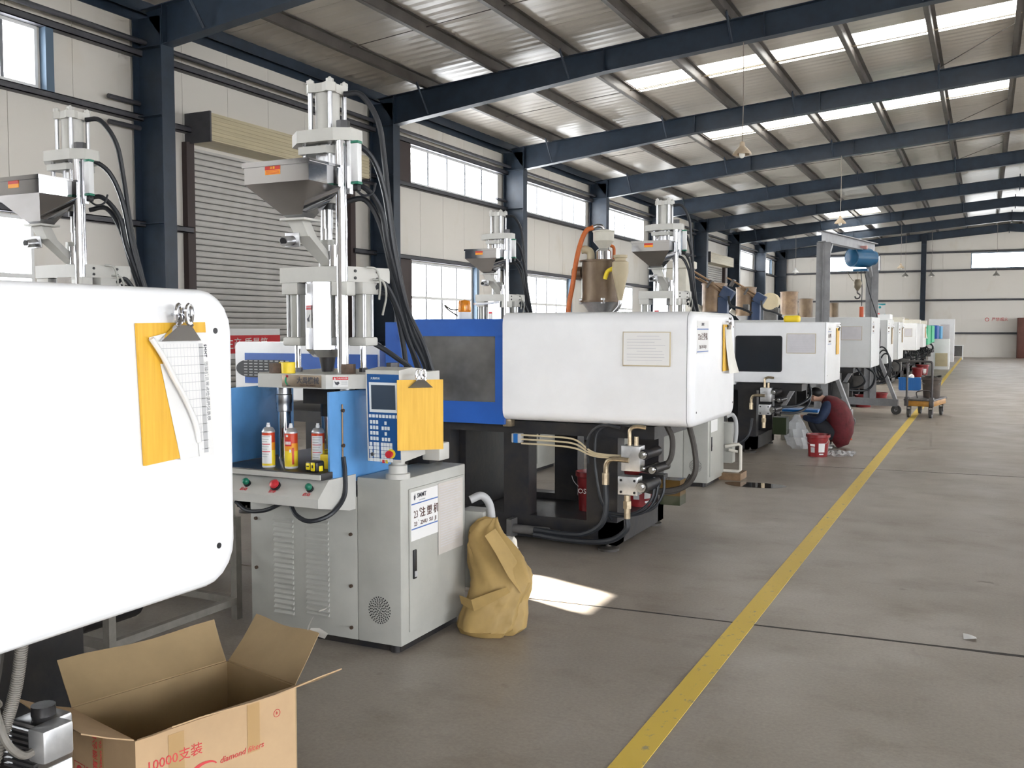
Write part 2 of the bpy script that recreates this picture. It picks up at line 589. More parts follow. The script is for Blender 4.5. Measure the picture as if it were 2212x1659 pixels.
def side_wall(name, x, sgn, openings, panels=True):
    """x inner face, sgn direction outwards"""
    b = MB()
    for p, q, z0, z1 in wall_cells(YF - .2, YB + .2, openings, 6.5):
        b.box(min(x + sgn * .02, x + sgn * .1), max(x + sgn * .02, x + sgn * .1), p, q, z0 - .05, z1)
    w = struct(b.build(name, 'wall_panel', smooth=False))
    if panels:
        y = YF
        while y < YB - .01:
            y1 = min(y + 1.0, YB)
            b = MB()
            for p, q, z0, z1 in wall_cells(y + .004, y1 - .004, openings, 6.42):
                b.box(min(x, x + sgn * .03), max(x, x + sgn * .03), p, q, z0, z1)
            b.build('wall_panel', 'wall_panel', w, smooth=False)
            y = y1
    return w
wl = side_wall('wall_left', XL, -1, left_open)
wr = side_wall('wall_right', XR, 1, right_open, panels=False)

# girts, eave strut and service pipe on the left wall
def girt_runs(z, openings):
    runs, y = [], YF
    for o in sorted([o for o in openings if o[2] < z - .02 and o[3] > z + .02], key=lambda o: o[0]):
        runs.append((y, o[0] - .02)); y = o[1] + .02
    runs.append((y, YB))
    return runs
for z, h in ((5.52, .10), (4.60, .09), (3.07, .09), (1.30, .09)):
    for y0, y1 in girt_runs(z, left_open):
        if y1 - y0 > .1:
            MB().box(XL, XL + .14, y0, y1, z - h / 2, z - h / 2 + .012).box(XL + .128, XL + .14, y0, y1, z - h / 2, z + h / 2).box(XL, XL + .14, y0, y1, z + h / 2 - .012, z + h / 2).build('girt', 'girt', wl, smooth=False)
MB().cyl((XL + .20, YF, 5.66), (XL + .20, YB, 5.66), .038, n=10).build('service_pipe', 'girt', wl)
MB().box(XL, XL + .02, YF, YB, 6.0, 6.3).box(XL, XL + .16, YF, YB, 6.28, 6.3).box(XL + .14, XL + .16, YF, YB, 6.10, 6.3).build('eave_strut', 'navy_steel', wl, smooth=False)

# columns (I sections)
def i_column(x0, x1, yc, z1, w=.24, parent=None, name='column'):
    b = MB()
    b.box(x0, x0 + .014, yc - w / 2, yc + w / 2, 0, z1).box(x1 - .014, x1, yc - w / 2, yc + w / 2, 0, z1).box(x0 + .014, x1 - .014, yc - .006, yc + .006, 0, z1)
    b.box(x0 - .03, x1 + .03, yc - w / 2 - .03, yc + w / 2 + .03, 0, .025)
    for z in (1.3, 3.07, 4.6, z1 - .45):
        b.box(x0 + .014, x1 - .014, yc - w / 2 + .01, yc + w / 2 - .01, z - .006, z + .006)
    return b.build(name, 'navy_steel', parent, smooth=False)
for y in FRAMES[:-1]:
    i_column(XL + .06, XL + .62, y + .10, 6.02, parent=wl)
    i_column(XR - .62, XR - .06, y + .10, 6.02, parent=wr)
for x in (XL + .06, ):
    i_column(x, x + .6, YB - .2, 6.0, parent=wl)
# bracket where the pipes pass the second visible column
for yy in FRAMES[3:6]:
    b = MB()
    for z in (4.45, 4.62, 4.8):
        b.cyl((XL + .10, yy - .5, z), (XL + .10, yy + .06, z), .035, n=8)
    b.build('pipe_stub', 'girt', wl)

# ---- windows
WCOUNT = [0]
def side_window(x, sgn, y0, y1, z0, z1, n, parent=None, transom=None, open_pane=None, dark_post=False):
    WCOUNT[0] += 1
    w = bpy.data.objects.new('window_%d' % WCOUNT[0], None)
    C.objects.link(w)
    struct(w)
    w.location = (x, y0, z0)
    L, H = y1 - y0, z1 - z0
    d0, d1 = (-.05, .012)
    if sgn > 0:
        d0, d1 = (-.012, .05)
    t = .045
    b = MB().box(d0, d1, 0, L, 0, t).box(d0, d1, 0, L, H - t, H).box(d0, d1, 0, t, t, H - t).box(d0, d1, L - t, L, t, H - t)
    b.build('window_frame', 'white_frame', w, smooth=False)
    rows = [(t, H - t)] if not transom else [(t, transom - .03), (transom + .03, H - t)]
    if transom:
        MB().box(d0, d1, t, L - t, transom - .03, transom + .03).build('transom', 'white_frame', w, smooth=False)
    step = (L - 2 * t) / n
    for ri, (r0, r1) in enumerate(rows):
        for k in range(n):
            a = t + k * step
            if k:
                mw = .03 if (transom and ri == 0 and k == n // 2) else .024
                MB().box(d0, d1, a - mw, a + mw, r0, r1).build('mullion', 'mullion_grey', w, smooth=False)
            if open_pane == (ri, k):
                continue
            MB().box(-.022, -.014, a + .012, a + step - .012, r0, r1).build('pane', 'pane', w, smooth=False)
    return w
for o in left_open:
    if o[2] == UP[0]:
        n = 8 if o[0] == 5.0 else max(3, round((o[1] - o[0]) / .95))
        side_window(XL, -1, *o, n, open_pane=(0, 7) if o[0] == 5.0 else None)
    elif o[2] == LO[0]:
        side_window(XL, -1, *o, 4, transom=1.28)
for o in right_open:
    if o[2] in (UP[0], LO[0]):
        side_window(XR, 1, *o, 1, transom=None if o[2] == UP[0] else 1.28)
# dark timber posts beside the windows and doors of the left wall
for y, z0, z1 in ((17.62, 4.65, 5.47), (17.64, 0.9, 3.02), (23.5, .9, 3.02), (29.5, .9, 3.02)):
    MB().box(XL, XL + .12, y - .2, y + .24, z0, z1).build('jamb_post', 'dark_brown', wl, smooth=False)
for y, z0, z1 in ((8.98, 4.64, 5.50), (20.9, .9, 3.05), (26.82, .9, 3.05), (38.75, 4.64, 5.5), (56.75, 4.6, 5.5)):
    MB().box(XL, XL + .12, y - .06, y + .06, z0, z1).build('window_jamb', 'blue_frame', wl, smooth=False)

# ---- roller shutters
def roller_door(n, y0, y1):
    d = bpy.data.objects.new('door_%d' % n, None)
    C.objects.link(d)
    struct(d)
    d.location = (XL, y0, 0)
    L = y1 - y0
    me = MB().prism([(-.075, 0), (-.03, .01), (-.022, .04), (-.022, .055), (-.03, .085), (-.075, .096)], 0.01, L - .01, 'y').mesh('shutter_slat', 'shutter')
    for k in range(46):
        obj('shutter_slat', me, d, (0, 0, k * .096))
    MB().box(-.02, .10, -.10, .06, 0, 4.42).build('guide_rail', 'dark_brown', d, smooth=False)
    MB().box(-.02, .10, L - .06, L + .10, 0, 4.42).build('guide_rail', 'dark_brown', d, smooth=False)
    h = MB().prism([(0, 4.42), (.50, 4.42), (.50, 4.84), (0, 4.84)], .0, L + .0, 'y').build('shutter_box', 'shutter_box', d, smooth=False)
    for k in range(7):
        z = 4.45 + k * .058
        MB().cyl((.503, 0, z), (.503, L, z), .011, n=6).build('rib', 'shutter_box', h)
    MB().box(-.02, .515, -.03, 0, 4.40, 4.86).build('end_plate', 'girt', d, smooth=False)
    MB().box(-.02, .515, L, L + .03, 4.40, 4.86).build('end_plate', 'girt', d, smooth=False)
    return d
roller_door(1, 11.5, 15.75)
roller_door(2, 41.5, 45.75)
# red and white banner fixed low on the first shutter
bn = MB().box(XL + .03, XL + .05, 11.7, 13.6, 1.05, 1.55).build('safety_banner', 'white_plastic', None, smooth=False)
tag(bn, 'red and white safety banner strip on the grey roller shutter', 'banner')
rb = MB().box(XL + .05, XL + .053, 11.7, 13.6, 1.14, 1.44).build('red_band', 'print_red', bn, smooth=False)
text('安全生产 质量第一', .2, 'paper', bn, plane_M((XL + .055, 12.65, 1.29), (0, 1, 0), (0, 0, 1)))

# ---- far wall
far_open = [(-8.75, -5.42, 4.79, 5.65), (-0.8, 2.8, 4.79, 5.65), (7.5, 10.8, 4.79, 5.65)]
b = MB()
for p, q, z0, z1 in wall_cells(XL - .1, XR + .1, far_open, 7.6):
    b.box(p, q, YB + .02, YB + .1, z0 - .05, z1)
wb = struct(b.build('wall_back', 'wall_panel', smooth=False))
x = XL
while x < XR - .01:
    x1 = min(x + 1.0, XR)
    b = MB()
    for p, q, z0, z1 in wall_cells(x + .004, x1 - .004, far_open, min(roof_z(x), roof_z(x1)) + .1):
        b.box(p, q, YB, YB + .03, z0, z1)
    b.build('wall_panel', 'wall_panel', wb, smooth=False)
    x = x1
for z in (5.71, 4.72, 3.11, 1.30):
    MB().box(XL, XR, YB - .12, YB, z - .05, z - .038).box(XL, XR, YB - .12, YB - .108, z - .05, z + .05).box(XL, XR, YB - .12, YB, z + .038, z + .05).build('girt', 'girt', wb, smooth=False)
for x in (-3.15, 4.9):
    i_column(x - .13, x + .13, YB - .28, roof_z(x) - .3, w=.22, parent=wb)
for (x0, x1, z0, z1) in far_open:
    WCOUNT[0] += 1
    w = struct(bpy.data.objects.new('window_%d' % WCOUNT[0], None))
    C.objects.link(w)
    w.location = (x0, YB, z0)
    L, H, t = x1 - x0, z1 - z0, .045
    MB().box(0, L, -.012, .05, 0, t).box(0, L, -.012, .05, H - t, H).box(0, t, -.012, .05, t, H - t).box(L - t, L, -.012, .05, t, H - t).build('window_frame', 'blue_frame', w, smooth=False)
    for k in range(4):
        a = t + k * (L - 2 * t) / 4
        MB().box(a + .008, a + (L - 2 * t) / 4 - .008, .012, .02, t, H - t).build('pane', 'pane', w, smooth=False)

# ---- front wall behind the camera
fo = [(-9.5, -5.5, *UP), (-3.0, 1.2, *UP), DOOR_F]
b = MB()
for p, q, z0, z1 in wall_cells(XL - .1, XR + .1, fo, 7.6):
    b.box(p, q, YF - .1, YF, z0 - .05, z1)
wf = struct(b.build('wall_front', 'wall_panel', smooth=False))
for (x0, x1, z0, z1) in fo[:2]:
    WCOUNT[0] += 1
    w = struct(bpy.data.objects.new('window_%d' % WCOUNT[0], None))
    C.objects.link(w)
    w.location = (x0, YF, z0)
    L, H = x1 - x0, z1 - z0
    MB().box(0, L, -.05, .01, 0, .04).box(0, L, -.05, .01, H - .04, H).box(0, .04, -.05, .01, .04, H - .04).box(L - .04, L, -.05, .01, .04, H - .04).build('window_frame', 'white_frame', w, smooth=False)
    MB().box(.04, L - .04, -.03, -.02, .04, H - .04).build('pane', 'pane', w, smooth=False)

# open loading doors: frames only, daylight comes in
def portal(loc, rot, w, h):
    pl = bpy.data.lights.new('door_portal', 'AREA')
    pl.shape = 'RECTANGLE'
    pl.size, pl.size_y = w, h
    pl.cycles.is_portal = True
    po = bpy.data.objects.new('door_portal', pl)
    C.objects.link(po)
    po.location = loc
    po.rotation_euler = rot
for n, d in ((3, DOOR_R), (4, DOOR_R2)):
    dr = struct(bpy.data.objects.new('door_%d' % n, None))
    C.objects.link(dr)
    dr.location = (XR, d[0], 0)
    L, H = d[1] - d[0], d[3]
    MB().box(-.1, .12, -.12, 0, 0, H + .1).box(-.1, .12, L, L + .12, 0, H + .1).box(-.1, .12, 0, L, H, H + .12).build('door_frame', 'girt', dr, smooth=False)
    portal((XR + .15, (d[0] + d[1]) / 2, H / 2), (PI / 2, 0, PI / 2), L, H)
dr = struct(bpy.data.objects.new('door_5', None))
C.objects.link(dr)
dr.location = (DOOR_F[0], YF, 0)
L, H = DOOR_F[1] - DOOR_F[0], DOOR_F[3]
MB().box(-.12, 0, -.12, .1, 0, H + .1).box(L, L + .12, -.12, .1, 0, H + .1).box(0, L, -.12, .1, H, H + .12).build('door_frame', 'girt', dr, smooth=False)
portal(((DOOR_F[0] + DOOR_F[1]) / 2, YF - .15, H / 2), (PI / 2, 0, 0), L, H)
struct(MB().box(XR + .35, XR + 40, -45, 70, -.12, -.02).build('yard_slab_1', 'shutter', smooth=False))  # unseen yard slab outside the right-hand loading doors
struct(MB().box(-30, XR + .3, -45, YF - .35, -.12, -.02).build('yard_slab_2', 'shutter', smooth=False))  # unseen yard slab outside the front loading door

# ---- roof
ce = MB()
for s in (0, 1):
    xs = (XL - .2, RIDGE) if not s else (2 * RIDGE - XL + .2, RIDGE)
    q = [(xs[0], YF - .2, roof_z(xs[0]) + .07), (xs[1], YF - .2, roof_z(xs[1]) + .07), (xs[1], YB + .2, roof_z(xs[1]) + .07), (xs[0], YB + .2, roof_z(xs[0]) + .07)]
    ce.frustum(q, [(a, b_, c + .05) for a, b_, c in q])
ce = struct(ce.build('ceiling', 'roof_panel', smooth=False))
def roof_strip(x0, x1, y0, y1):
    prof = []
    n = 4
    b = MB()
    ys = [y0 + .004 + (y1 - y0 - .008) * k / (2 * n) for k in range(2 * n + 1)]
    low = [(x0, y, roof_z(x0) + (.006 if i % 2 else 0.0)) for i, y in enumerate(ys)]
    high = [(x1, y, roof_z(x1) + (.006 if i % 2 else 0.0)) for i, y in enumerate(ys)]
    m = len(ys)
    top = [(a, y, z + .04) for a, y, z in low] + [(a, y, z + .04) for a, y, z in high]
    vs = low + high + top
    fs = []
    for i in range(m - 1):
        fs += [(i, i + 1, m + i + 1, m + i), (2 * m + i, 3 * m + i, 3 * m + i + 1, 2 * m + i + 1)]
        fs += [(i, 2 * m + i, 2 * m + i + 1, i + 1), (m + i, m + i + 1, 3 * m + i + 1, 3 * m + i)]
    fs += [(0, m, 3 * m, 2 * m), (m - 1, 3 * m - 1, 4 * m - 1, 2 * m - 1)]
    return b.add(vs, fs)
SKY = {13: (1.5, 8.5), 19: (-6.78, .45), 25: (-6.75, .45), 31: (1.5, 8.5), 37: (1.5, 8.5), 45: (-6.6, -4.4), 46: (-6.6, -4.4), 51: (-7.4, -5.3)}
SKY_R = {13, 19, 25, 31, 37, 45}
y = -7.72
while y < YB - .1:
    y1 = y + 1.0
    k = int(math.floor(y + .01))
    sl = SKY.get(k) if k in SKY and SKY[k][1] < 1 else None
    if sl:
        for a, b_ in ((XL, sl[0]), (sl[1], RIDGE)):
            if b_ - a > .05:
                roof_strip(a, b_ - .003, y, y1).build('roof_panel', 'roof_panel', ce, smooth=False)
        roof_strip(sl[0], sl[1], y, y1).build('skylight_panel', 'skylight', ce, smooth=False)
        q = [(sl[0], y + .70, roof_z(sl[0]) - .002), (sl[1], y + .70, roof_z(sl[1]) - .002), (sl[1], y + .76, roof_z(sl[1]) - .002), (sl[0], y + .76, roof_z(sl[0]) - .002)]
        MB().frustum([(a, b_, c - .03) for a, b_, c in q], q).build('skylight_rib', 'cream_cone', ce, smooth=False)
    else:
        roof_strip(XL, RIDGE, y, y1).build('roof_panel', 'roof_panel', ce, smooth=False)
    if k in SKY_R:
        roof_strip(RIDGE, 3.0, y, y1).build('roof_panel', 'roof_panel', ce, smooth=False)
        roof_strip(3.0, 9.0, y, y1).build('skylight_panel', 'skylight', ce, smooth=False)
        roof_strip(9.0, XR, y, y1).build('roof_panel', 'roof_panel', ce, smooth=False)
    else:
        roof_strip(RIDGE, XR, y, y1).build('roof_panel', 'roof_panel', ce, smooth=False)
    y = y1
# purlins
for x in (-9.8, -8.28, -6.86, -5.34, -3.92, -2.44, -1.0, .42, 1.58, 3.0, 4.44, 5.92, 7.34, 8.86, 10.28, 11.8):
    z = roof_z(x) - .004
    s = 1 if x < RIDGE else -1
    MB().box(x - .006, x + .006, YF, YB, z - .17, z).box(min(x, x + s * .07), max(x, x + s * .07), YF, YB, z - .012, z).box(min(x, x - s * .07), max(x, x - s * .07), YF, YB, z - .182, z - .17).box(min(x - s * .07, x - s * .082), max(x - s * .07, x - s * .082), YF, YB, z - .182, z - .15).build('purlin', 'purlin', ce, smooth=False)
# rafters
def rafter(yc, side):
    def X(x):
        return x if side < 0 else 2 * RIDGE - x
    top = [(-10.98, 6.09), (RIDGE, 7.10)]
    bot = [(-10.60, 5.58), (-6.2, 6.11), (RIDGE, 6.72)]
    b = MB()
    poly = [(X(top[0][0]), top[0][1]), (X(bot[0][0]), bot[0][1]), (X(bot[1][0]), bot[1][1]), (X(bot[2][0]), bot[2][1]), (X(top[1][0]), top[1][1])]
    b.prism(poly, yc - .006, yc + .006, 'y')
    def flange(p, q, t):
        b.prism([(X(p[0]), p[1]), (X(q[0]), q[1]), (X(q[0]), q[1] + t), (X(p[0]), p[1] + t)], yc - .10, yc + .10, 'y')
    flange(bot[0], bot[1], -.014)
    flange(bot[1], bot[2], -.014)
    flange(top[0], top[1], .014)
    for xs in (-10.58, -6.2, -3.4):
        zt = 6.09 + (xs + 10.98) * .0843
        zb = (5.58 + (xs + 10.6) * .1205) if xs < -6.2 else (6.11 + (xs + 6.2) * .0847)
        b.prism([(X(xs - .008), zb), (X(xs + .008), zb), (X(xs + .008), zt), (X(xs - .008), zt)], yc - .1, yc + .1, 'y')
    # ridge end plate
    b.prism([(X(.985), 6.62), (X(1.0), 6.62), (X(1.0), 7.2), (X(.985), 7.2)], yc - .12, yc + .12, 'y')
    return b.build('roof_beam', 'navy_steel', ce, smooth=False)
for y in FRAMES:
    for s in (-1, 1):
        rafter(y + .10 if y < 58 else YB - .2, s)
# fly braces from rafter to purlin, sag rods, diagonal rods near the ridge
for y in FRAMES[2:-1]:
    for x in (-9.8, -6.86, -3.92, -1.0):
        zb = (5.58 + (x + 10.6) * .1205) if x < -6.2 else (6.11 + (x + 6.2) * .0847)
        MB().cyl((x, y + .1 - .10, zb + .02), (x, y - .42, roof_z(x) - .16), .022, n=6).build('fly_brace', 'navy_steel', ce)
for y in (1.9, 7.9, 13.88, 19.85, 25.85, 31.85):
    MB().tube([(-9.9, y, roof_z(-9.9) - .07), (-6.8, y - .08, roof_z(-6.8) - .07), (-3, y - .02, roof_z(-3) - .07), (.4, y + .05, roof_z(.4) - .07)], .007, 5, smooth=False).build('sag_rod', 'purlin', ce)
for y0 in (20.2, 26.7, 32.7):
    MB().cyl((.4, y0, roof_z(.4) - .12), (-1.0, y0 + 2.3, roof_z(-1) - .12), .009, n=5).build('diagonal_rod', 'purlin', ce)

# ================================================================== VERTICAL PRESSES
# laid out in the coordinates of the press nearest the aisle, moved to a local frame
PAX, PAY, PK = -3.03, 4.07, 0.974
def px(v):
    return ((v[0] - PAX) * PK, (v[1] - PAY) * PK, v[2] * PK + 0.0403)
def PB():
    return MB(px)
def pM(o, right, up):
    return plane_M(px(o), right, up)

def make_press(full):
    p = thing('vertical_press', 'x', 'molding press')
    R = []
    def part(b, name, m, parent=None, smooth=True, label=None):
        return b.build(name, m, parent or p, smooth, label=label)
    # ---- lower body
    body = part(PB().rbox(-3.45, -2.775, 3.95, 4.75, 0.0, .72, .006), 'base_cabinet', 'press_grey')
    lv = PB().prism([(3.952, -.011), (3.938, -.008), (3.938, -.004), (3.952, .011)], -3.2925, -3.1675, 'x').mesh('louver', 'press_grey', False)
    lv2 = PB().prism([(3.952, -.011), (3.938, -.008), (3.938, -.004), (3.952, .011)], -3.085, -2.945, 'x').mesh('louver', 'press_grey', False)
    n = 19 if full else 0
    for k in range(n):
        obj('louver', lv, body, (0, 0, (.085 + .0268 * k) * PK))
        obj('louver', lv2, body, (0, 0, (.105 + .0262 * k) * PK))
    if full:
        bt = PB().cyl((-3.41, 3.951, 0), (-3.41, 3.940, 0), .009, n=8).mesh('bolt', 'rusty_nut')
        for dx, z in ((0, .56), (0, .30), (0, .03), (.60, .53), (.60, .27), (.60, .06)):
            obj('bolt', bt, body, (dx * PK, 0, z * PK))
    for x, y in ((-3.4, 4.0), (-2.58, 4.0), (-3.4, 4.7), (-2.58, 4.55)):
        part(PB().cyl((x, y, -.0413), (x, y, .004), .03, n=10), 'foot', 'oily_black')
    part(PB().box(-3.43, -2.55, 3.99, 4.55, -.0413, .001), 'gap_shade', 'oily_black', None, False)  # black block stands in for the shade in the gap under the cabinets
    cab = part(PB().rbox(-2.772, -2.52, 3.95, 4.60, 0.0, .82, .006), 'control_cabinet', 'press_grey')
    # round speaker grille of small holes
    if True:
        g = PB()
        for ring in range(1, 8):
            rr = .0088 * ring
            m = max(1, int(2 * PI * rr / .0135))
            for k in range(m):
                a = 2 * PI * k / m + ring * .3
                cx, cz = -2.645 + rr * math.cos(a), .168 + rr * math.sin(a) * 1.05
                g.cyl((cx, 3.9494, cz), (cx, 3.9488, cz), .0037, n=6)
        o = part(g, 'vent_holes', 'black', cab, False)
        o['kind'] = 'stuff'
    door = part(PB().rbox(-2.521, -2.512, 4.02, 4.575, .055, .765, .003), 'cabinet_door', 'press_grey', None)
    part(PB().rbox(-2.513, -2.504, 4.045, 4.075, .315, .46, .004), 'door_handle', 'black', door)
    part(PB().rbox(-2.506, -2.498, 4.05, 4.07, .325, .355, .003), 'latch', 'grey_plastic', door)
    sgn = part(PB().box(-2.5125, -2.510, 4.03, 4.29, .505, .748), 'number_sign', 'paper', door, False)
    if full:
        M = pM((-2.5095, 4.30, .38), (0, 1, 0), (0, 0, 1))
        rx, up = (0, 1, 0), (0, 0, 1)
        text('SMMT', .030, 'print', sgn, pM((-2.5095, 4.130, .724), rx, up), bold=.0006, xscale=1.1)
        lo = MB().prism([(-.012, -.01), (-.004, -.018), (.004, -.004), (-.002, .018), (-.006, .006), (-.012, .008)], 0, .0006, 'z', M=pM((-2.5095, 4.068, .722), rx, up)).build('logo_mark', 'print', sgn, False)
        text('SINO MACHINE', .008, 'print_grey', sgn, pM((-2.5095, 4.135, .700), rx, up))
        for z in (.687, .563):
            part(PB().box(-2.5100, -2.5092, 4.033, 4.287, z - .003, z + .003), 'blue_rule', 'print_blue', sgn, False)
        text('23', .05, 'print_brown', sgn, pM((-2.5095, 4.075, .632), rx, up), xscale=.8)
        text('#', .02, 'print_brown', sgn, pM((-2.5095, 4.112, .652), rx, up))
        text('注 塑 机', .05, 'print_brown', sgn, pM((-2.5095, 4.205, .632), rx, up), bold=.0008)
        text('23', .028, 'print_brown', sgn, pM((-2.5095, 4.072, .585), rx, up), bold=.0004)
        text('ZHU  SU  JI', .026, 'print_brown', sgn, pM((-2.5095, 4.195, .585), rx, up), bold=.0004, xscale=1.2)
        text('°', .016, 'print_brown', sgn, pM((-2.5095, 4.098, .596), rx, up))
        pp = part(PB().box(-2.509, -2.5075, 4.29, 4.55, .385, .755), 'notice_sheet', 'cream_paper', door, False)
        q = PB()
        for k in range(24):
            z = .735 - k * .0135
            q.box(-2.5075, -2.5070, 4.31, 4.53 - (.07 if k % 4 == 3 else random.uniform(0, .03)), z - .0016, z + .0016)
        part(q, 'printed_lines', 'print_faint', pp, False)
    # front button console
    con = part(PB().prism([(3.65, .71), (3.65, .752), (3.735, .832), (3.955, .832), (3.955, .66), (3.90, .66)], -3.44, -2.782, 'x'), 'button_console', 'press_face', None, False)
    nrm = Vector((0, -.68, .73))
    for i, (x, m, r) in enumerate(((-3.235, 'green_button', .017), (-3.06, 'red_button', .024), (-2.855, 'green_button', .017))):
        c = Vector((x, 3.688, .79))
        part(PB().cyl(c - nrm * .004, c + nrm * .010, r * 1.05, n=16), 'button_collar', 'black', con)
        part(PB().lathe([(r * .8, 0), (r, .008), (r * .96, .018), (r * .6, .026), (.001, .029)], c + nrm * .009, 16, M=nrm.to_track_quat('Z', 'Y').to_matrix(), cap1=False), 'push_button', m, con)
        if full:
            text(('启动', '急停', '启动')[i], .021, 'print_red', con, plane_M(px((x - .005, 3.664, .769)), (1, 0, 0), (0, .73, .68)))
    table = part(PB().rbox(-3.47, -2.80, 3.70, 4.62, .832, .866, .003), 'work_table', 'dark_steel', None)
    part(PB().box(-3.468, -2.802, 3.692, 3.7005, .836, .860), 'table_edge', 'press_face', table, False)
    # blue guard panels
    part(PB().rbox(-3.45, -3.435, 3.74, 4.30, .868, 1.25, .004).box(-3.435, -3.415, 3.74, 3.755, .868, 1.25), 'guard_panel', 'door_blue')
    gp = part(PB().rbox(-2.805, -2.79, 3.825, 4.42, .795, 1.248, .004).prism([(-2.79, 3.828), (-2.805, 3.828), (-2.818, 3.778), (-2.804, 3.775)], .795, 1.248, 'z'), 'guard_panel', 'door_blue')
    rod = PB().tube([(-2.784, 3.85, 1.185), (-2.784, 3.85, .90)], .004, 6, smooth=False)
    part(rod, 'switch_rod', 'rust_rod', gp)
    for z in (1.155, .985):
        part(PB().hexnut((-2.789, 3.853, z), .010, .012, (1, 0, 0)), 'bolt', 'rusty_nut', gp)
    part(PB().tube([(-2.78, 3.85, .93), (-2.775, 3.855, .85), (-2.77, 3.84, .74), (-2.775, 3.74, .67), (-2.85, 3.68, .64), (-2.93, 3.68, .66), (-2.98, 3.70, .70)], .011, 8), 'switch_cable', 'rubber', gp)
    part(PB().tube([(-3.05, 3.72, .705), (-3.14, 3.70, .665), (-3.25, 3.70, .655), (-3.34, 3.72, .69)], .010, 8), 'console_cable', 'rubber', con)
    part(PB().rbox(-3.12, -3.10, 4.36, 4.44, .868, 1.25, .004).rbox(-3.10, -2.86, 4.46, 4.475, .868, 1.2, .004), 'rear_guard', 'door_blue')
    # tie bars between table and lower platen
    for x, y in ((-3.2, 3.93), (-3.17, 4.25), (-2.86, 4.0), (-2.86, 4.3)):
        b = part(PB().cyl((x, y, .866), (x, y, 1.256), .033, n=20), 'tie_bar', 'chrome')
        part(PB().lathe([(.037, 1.13), (.039, 1.14), (.037, 1.15), (.039, 1.16), (.037, 1.17), (.041, 1.18), (.041, 1.215), (.037, 1.22), (.037, 1.252)], (x, y, 0), 18), 'bar_collar', 'brushed', b)
    part(PB().box(-3.12, -2.92, 3.98, 4.3, 1.17, 1.256).cyl((-3.04, 4.1, 1.10), (-3.04, 4.1, 1.18), .05), 'clamp_block', 'oily_black')
    # lower platen with the maker's plate
    pl_poly = [(-3.30, 3.85), (-2.88, 3.85), (-2.62, 4.02), (-2.62, 4.50), (-3.36, 4.50), (-3.36, 3.93)]
    plat = part(PB().prism(pl_poly, 1.256, 1.326), 'lower_platen', 'press_face', None, False)
    mp = part(PB().rbox(-3.145, -2.905, 3.846, 3.851, 1.262, 1.322, .002), 'maker_plate', 'bronze_plate', plat)
    if full:
        rx, up = (1, 0, 0), (0, 0, 1)
        text('大禹機械', .036, 'print', mp, pM((-2.985, 3.8455, 1.294), rx, up), bold=.0005, xscale=.92)
        text('DAYU MACHINERY', .011, 'print_brown', mp, pM((-2.985, 3.8455, 1.272), rx, up))
        text('DAYU', .009, 'print', mp, pM((-3.105, 3.8455, 1.267), rx, up))
        arc = [(.018 + .022 * math.cos(a), .024 * math.sin(a)) for a in [math.radians(110 + 14 * k) for k in range(11)]]
        arc2 = [(.022 + .018 * math.cos(a), .022 * math.sin(a)) for a in [math.radians(250 - 14 * k) for k in range(11)]]
        MB().prism(arc + arc2, 0, .0006, 'z', M=pM((-3.122, 3.8455, 1.294), rx, up)).build('green_crescent', 'green_logo', mp, False)
        MB().cyl((0, 0, 0), (0, 0, .0006), .007, n=14).build('red_dot', 'print_red', mp, False).matrix_local = pM((-3.112, 3.8455, 1.3145), rx, up)
    # danger label on the chamfered side of the platen
    cr, cu = Vector((.26, .17, 0)).normalized(), (0, 0, 1)
    dn = Vector((-2.82, 3.8885, 1.291)) + Vector((.17, -.26, 0)).normalized() * .001
    Md = plane_M(px(dn), cr, cu)
    dl = quad_in(Md, -.036, .036, -.024, .024).build('danger_label', 'paper', plat, False)
    quad_in(Md, -.036, .036, .009, .024, z=.0006).build('red_header', 'print_red', dl, False)
    if full:
        text('DANGER', .013, 'paper', dl, Md @ Matrix.Translation((.008, .0165, .0016)))
        MB().prism([(-.033, .011), (-.021, .011), (-.027, .022)], .0014, .002, 'z', M=Md).build('warning_triangle', 'paper', dl, False)
        MB().prism([(-.03, .004), (-.02, -.002), (-.01, .002), (-.004, -.006), (-.014, -.016), (-.024, -.012)], .0008, .0014, 'z', M=Md).build('hand_symbol', 'print', dl, False)
        q = MB()
        for k in range(3):
            quad_in(Md, .003, .032, .002 - k * .007, .005 - k * .007, z=.0008, mb=q)
        q.build('printed_lines', 'print_grey', dl, False)
    for (x, y, r, h, m) in ((-3.235, 3.915, .036, .05, 'rusty_nut'), (-2.845, 3.99, .036, .048, 'rusty_nut'), (-2.72, 4.2, .034, .05, 'dark_steel'), (-3.2, 4.3, .034, .05, 'rusty_nut')):
        part(PB().hexnut((x, y, 1.326), r, h), 'platen_nut', m, plat)
    # ---- upper assembly
    up = []
    def upart(b, name, m, parent=None, smooth=True):
        o = b.build(name, m, parent or p, smooth)
        if parent is None:
            up.append(o)
        return o
    MPZ0, MPZ1 = 1.785, 1.862
    for x, y in ((-2.885, 4.0), (-3.165, 4.25)):
        upart(PB().cyl((x, y, 1.327), (x, y, 2.475), .029, n=20), 'column_bar', 'chrome')
    mid = upart(PB().prism([(-3.275, 4.0), (-2.885, 3.985), (-2.80, 4.30), (-3.275, 4.30)], MPZ0, MPZ1), 'moving_platen', 'press_face', None, False)
    for x0, x1, y0, y1, z0 in ((-3.265, -3.165, 4.0, 4.13, 1.725), (-2.935, -2.84, 3.975, 4.05, 1.715), (-2.93, -2.83, 4.10, 4.24, 1.725)):
        upart(PB().rbox(x0, x1, y0, y1, z0, MPZ0, .004), 'cylinder_block', 'press_face', mid)
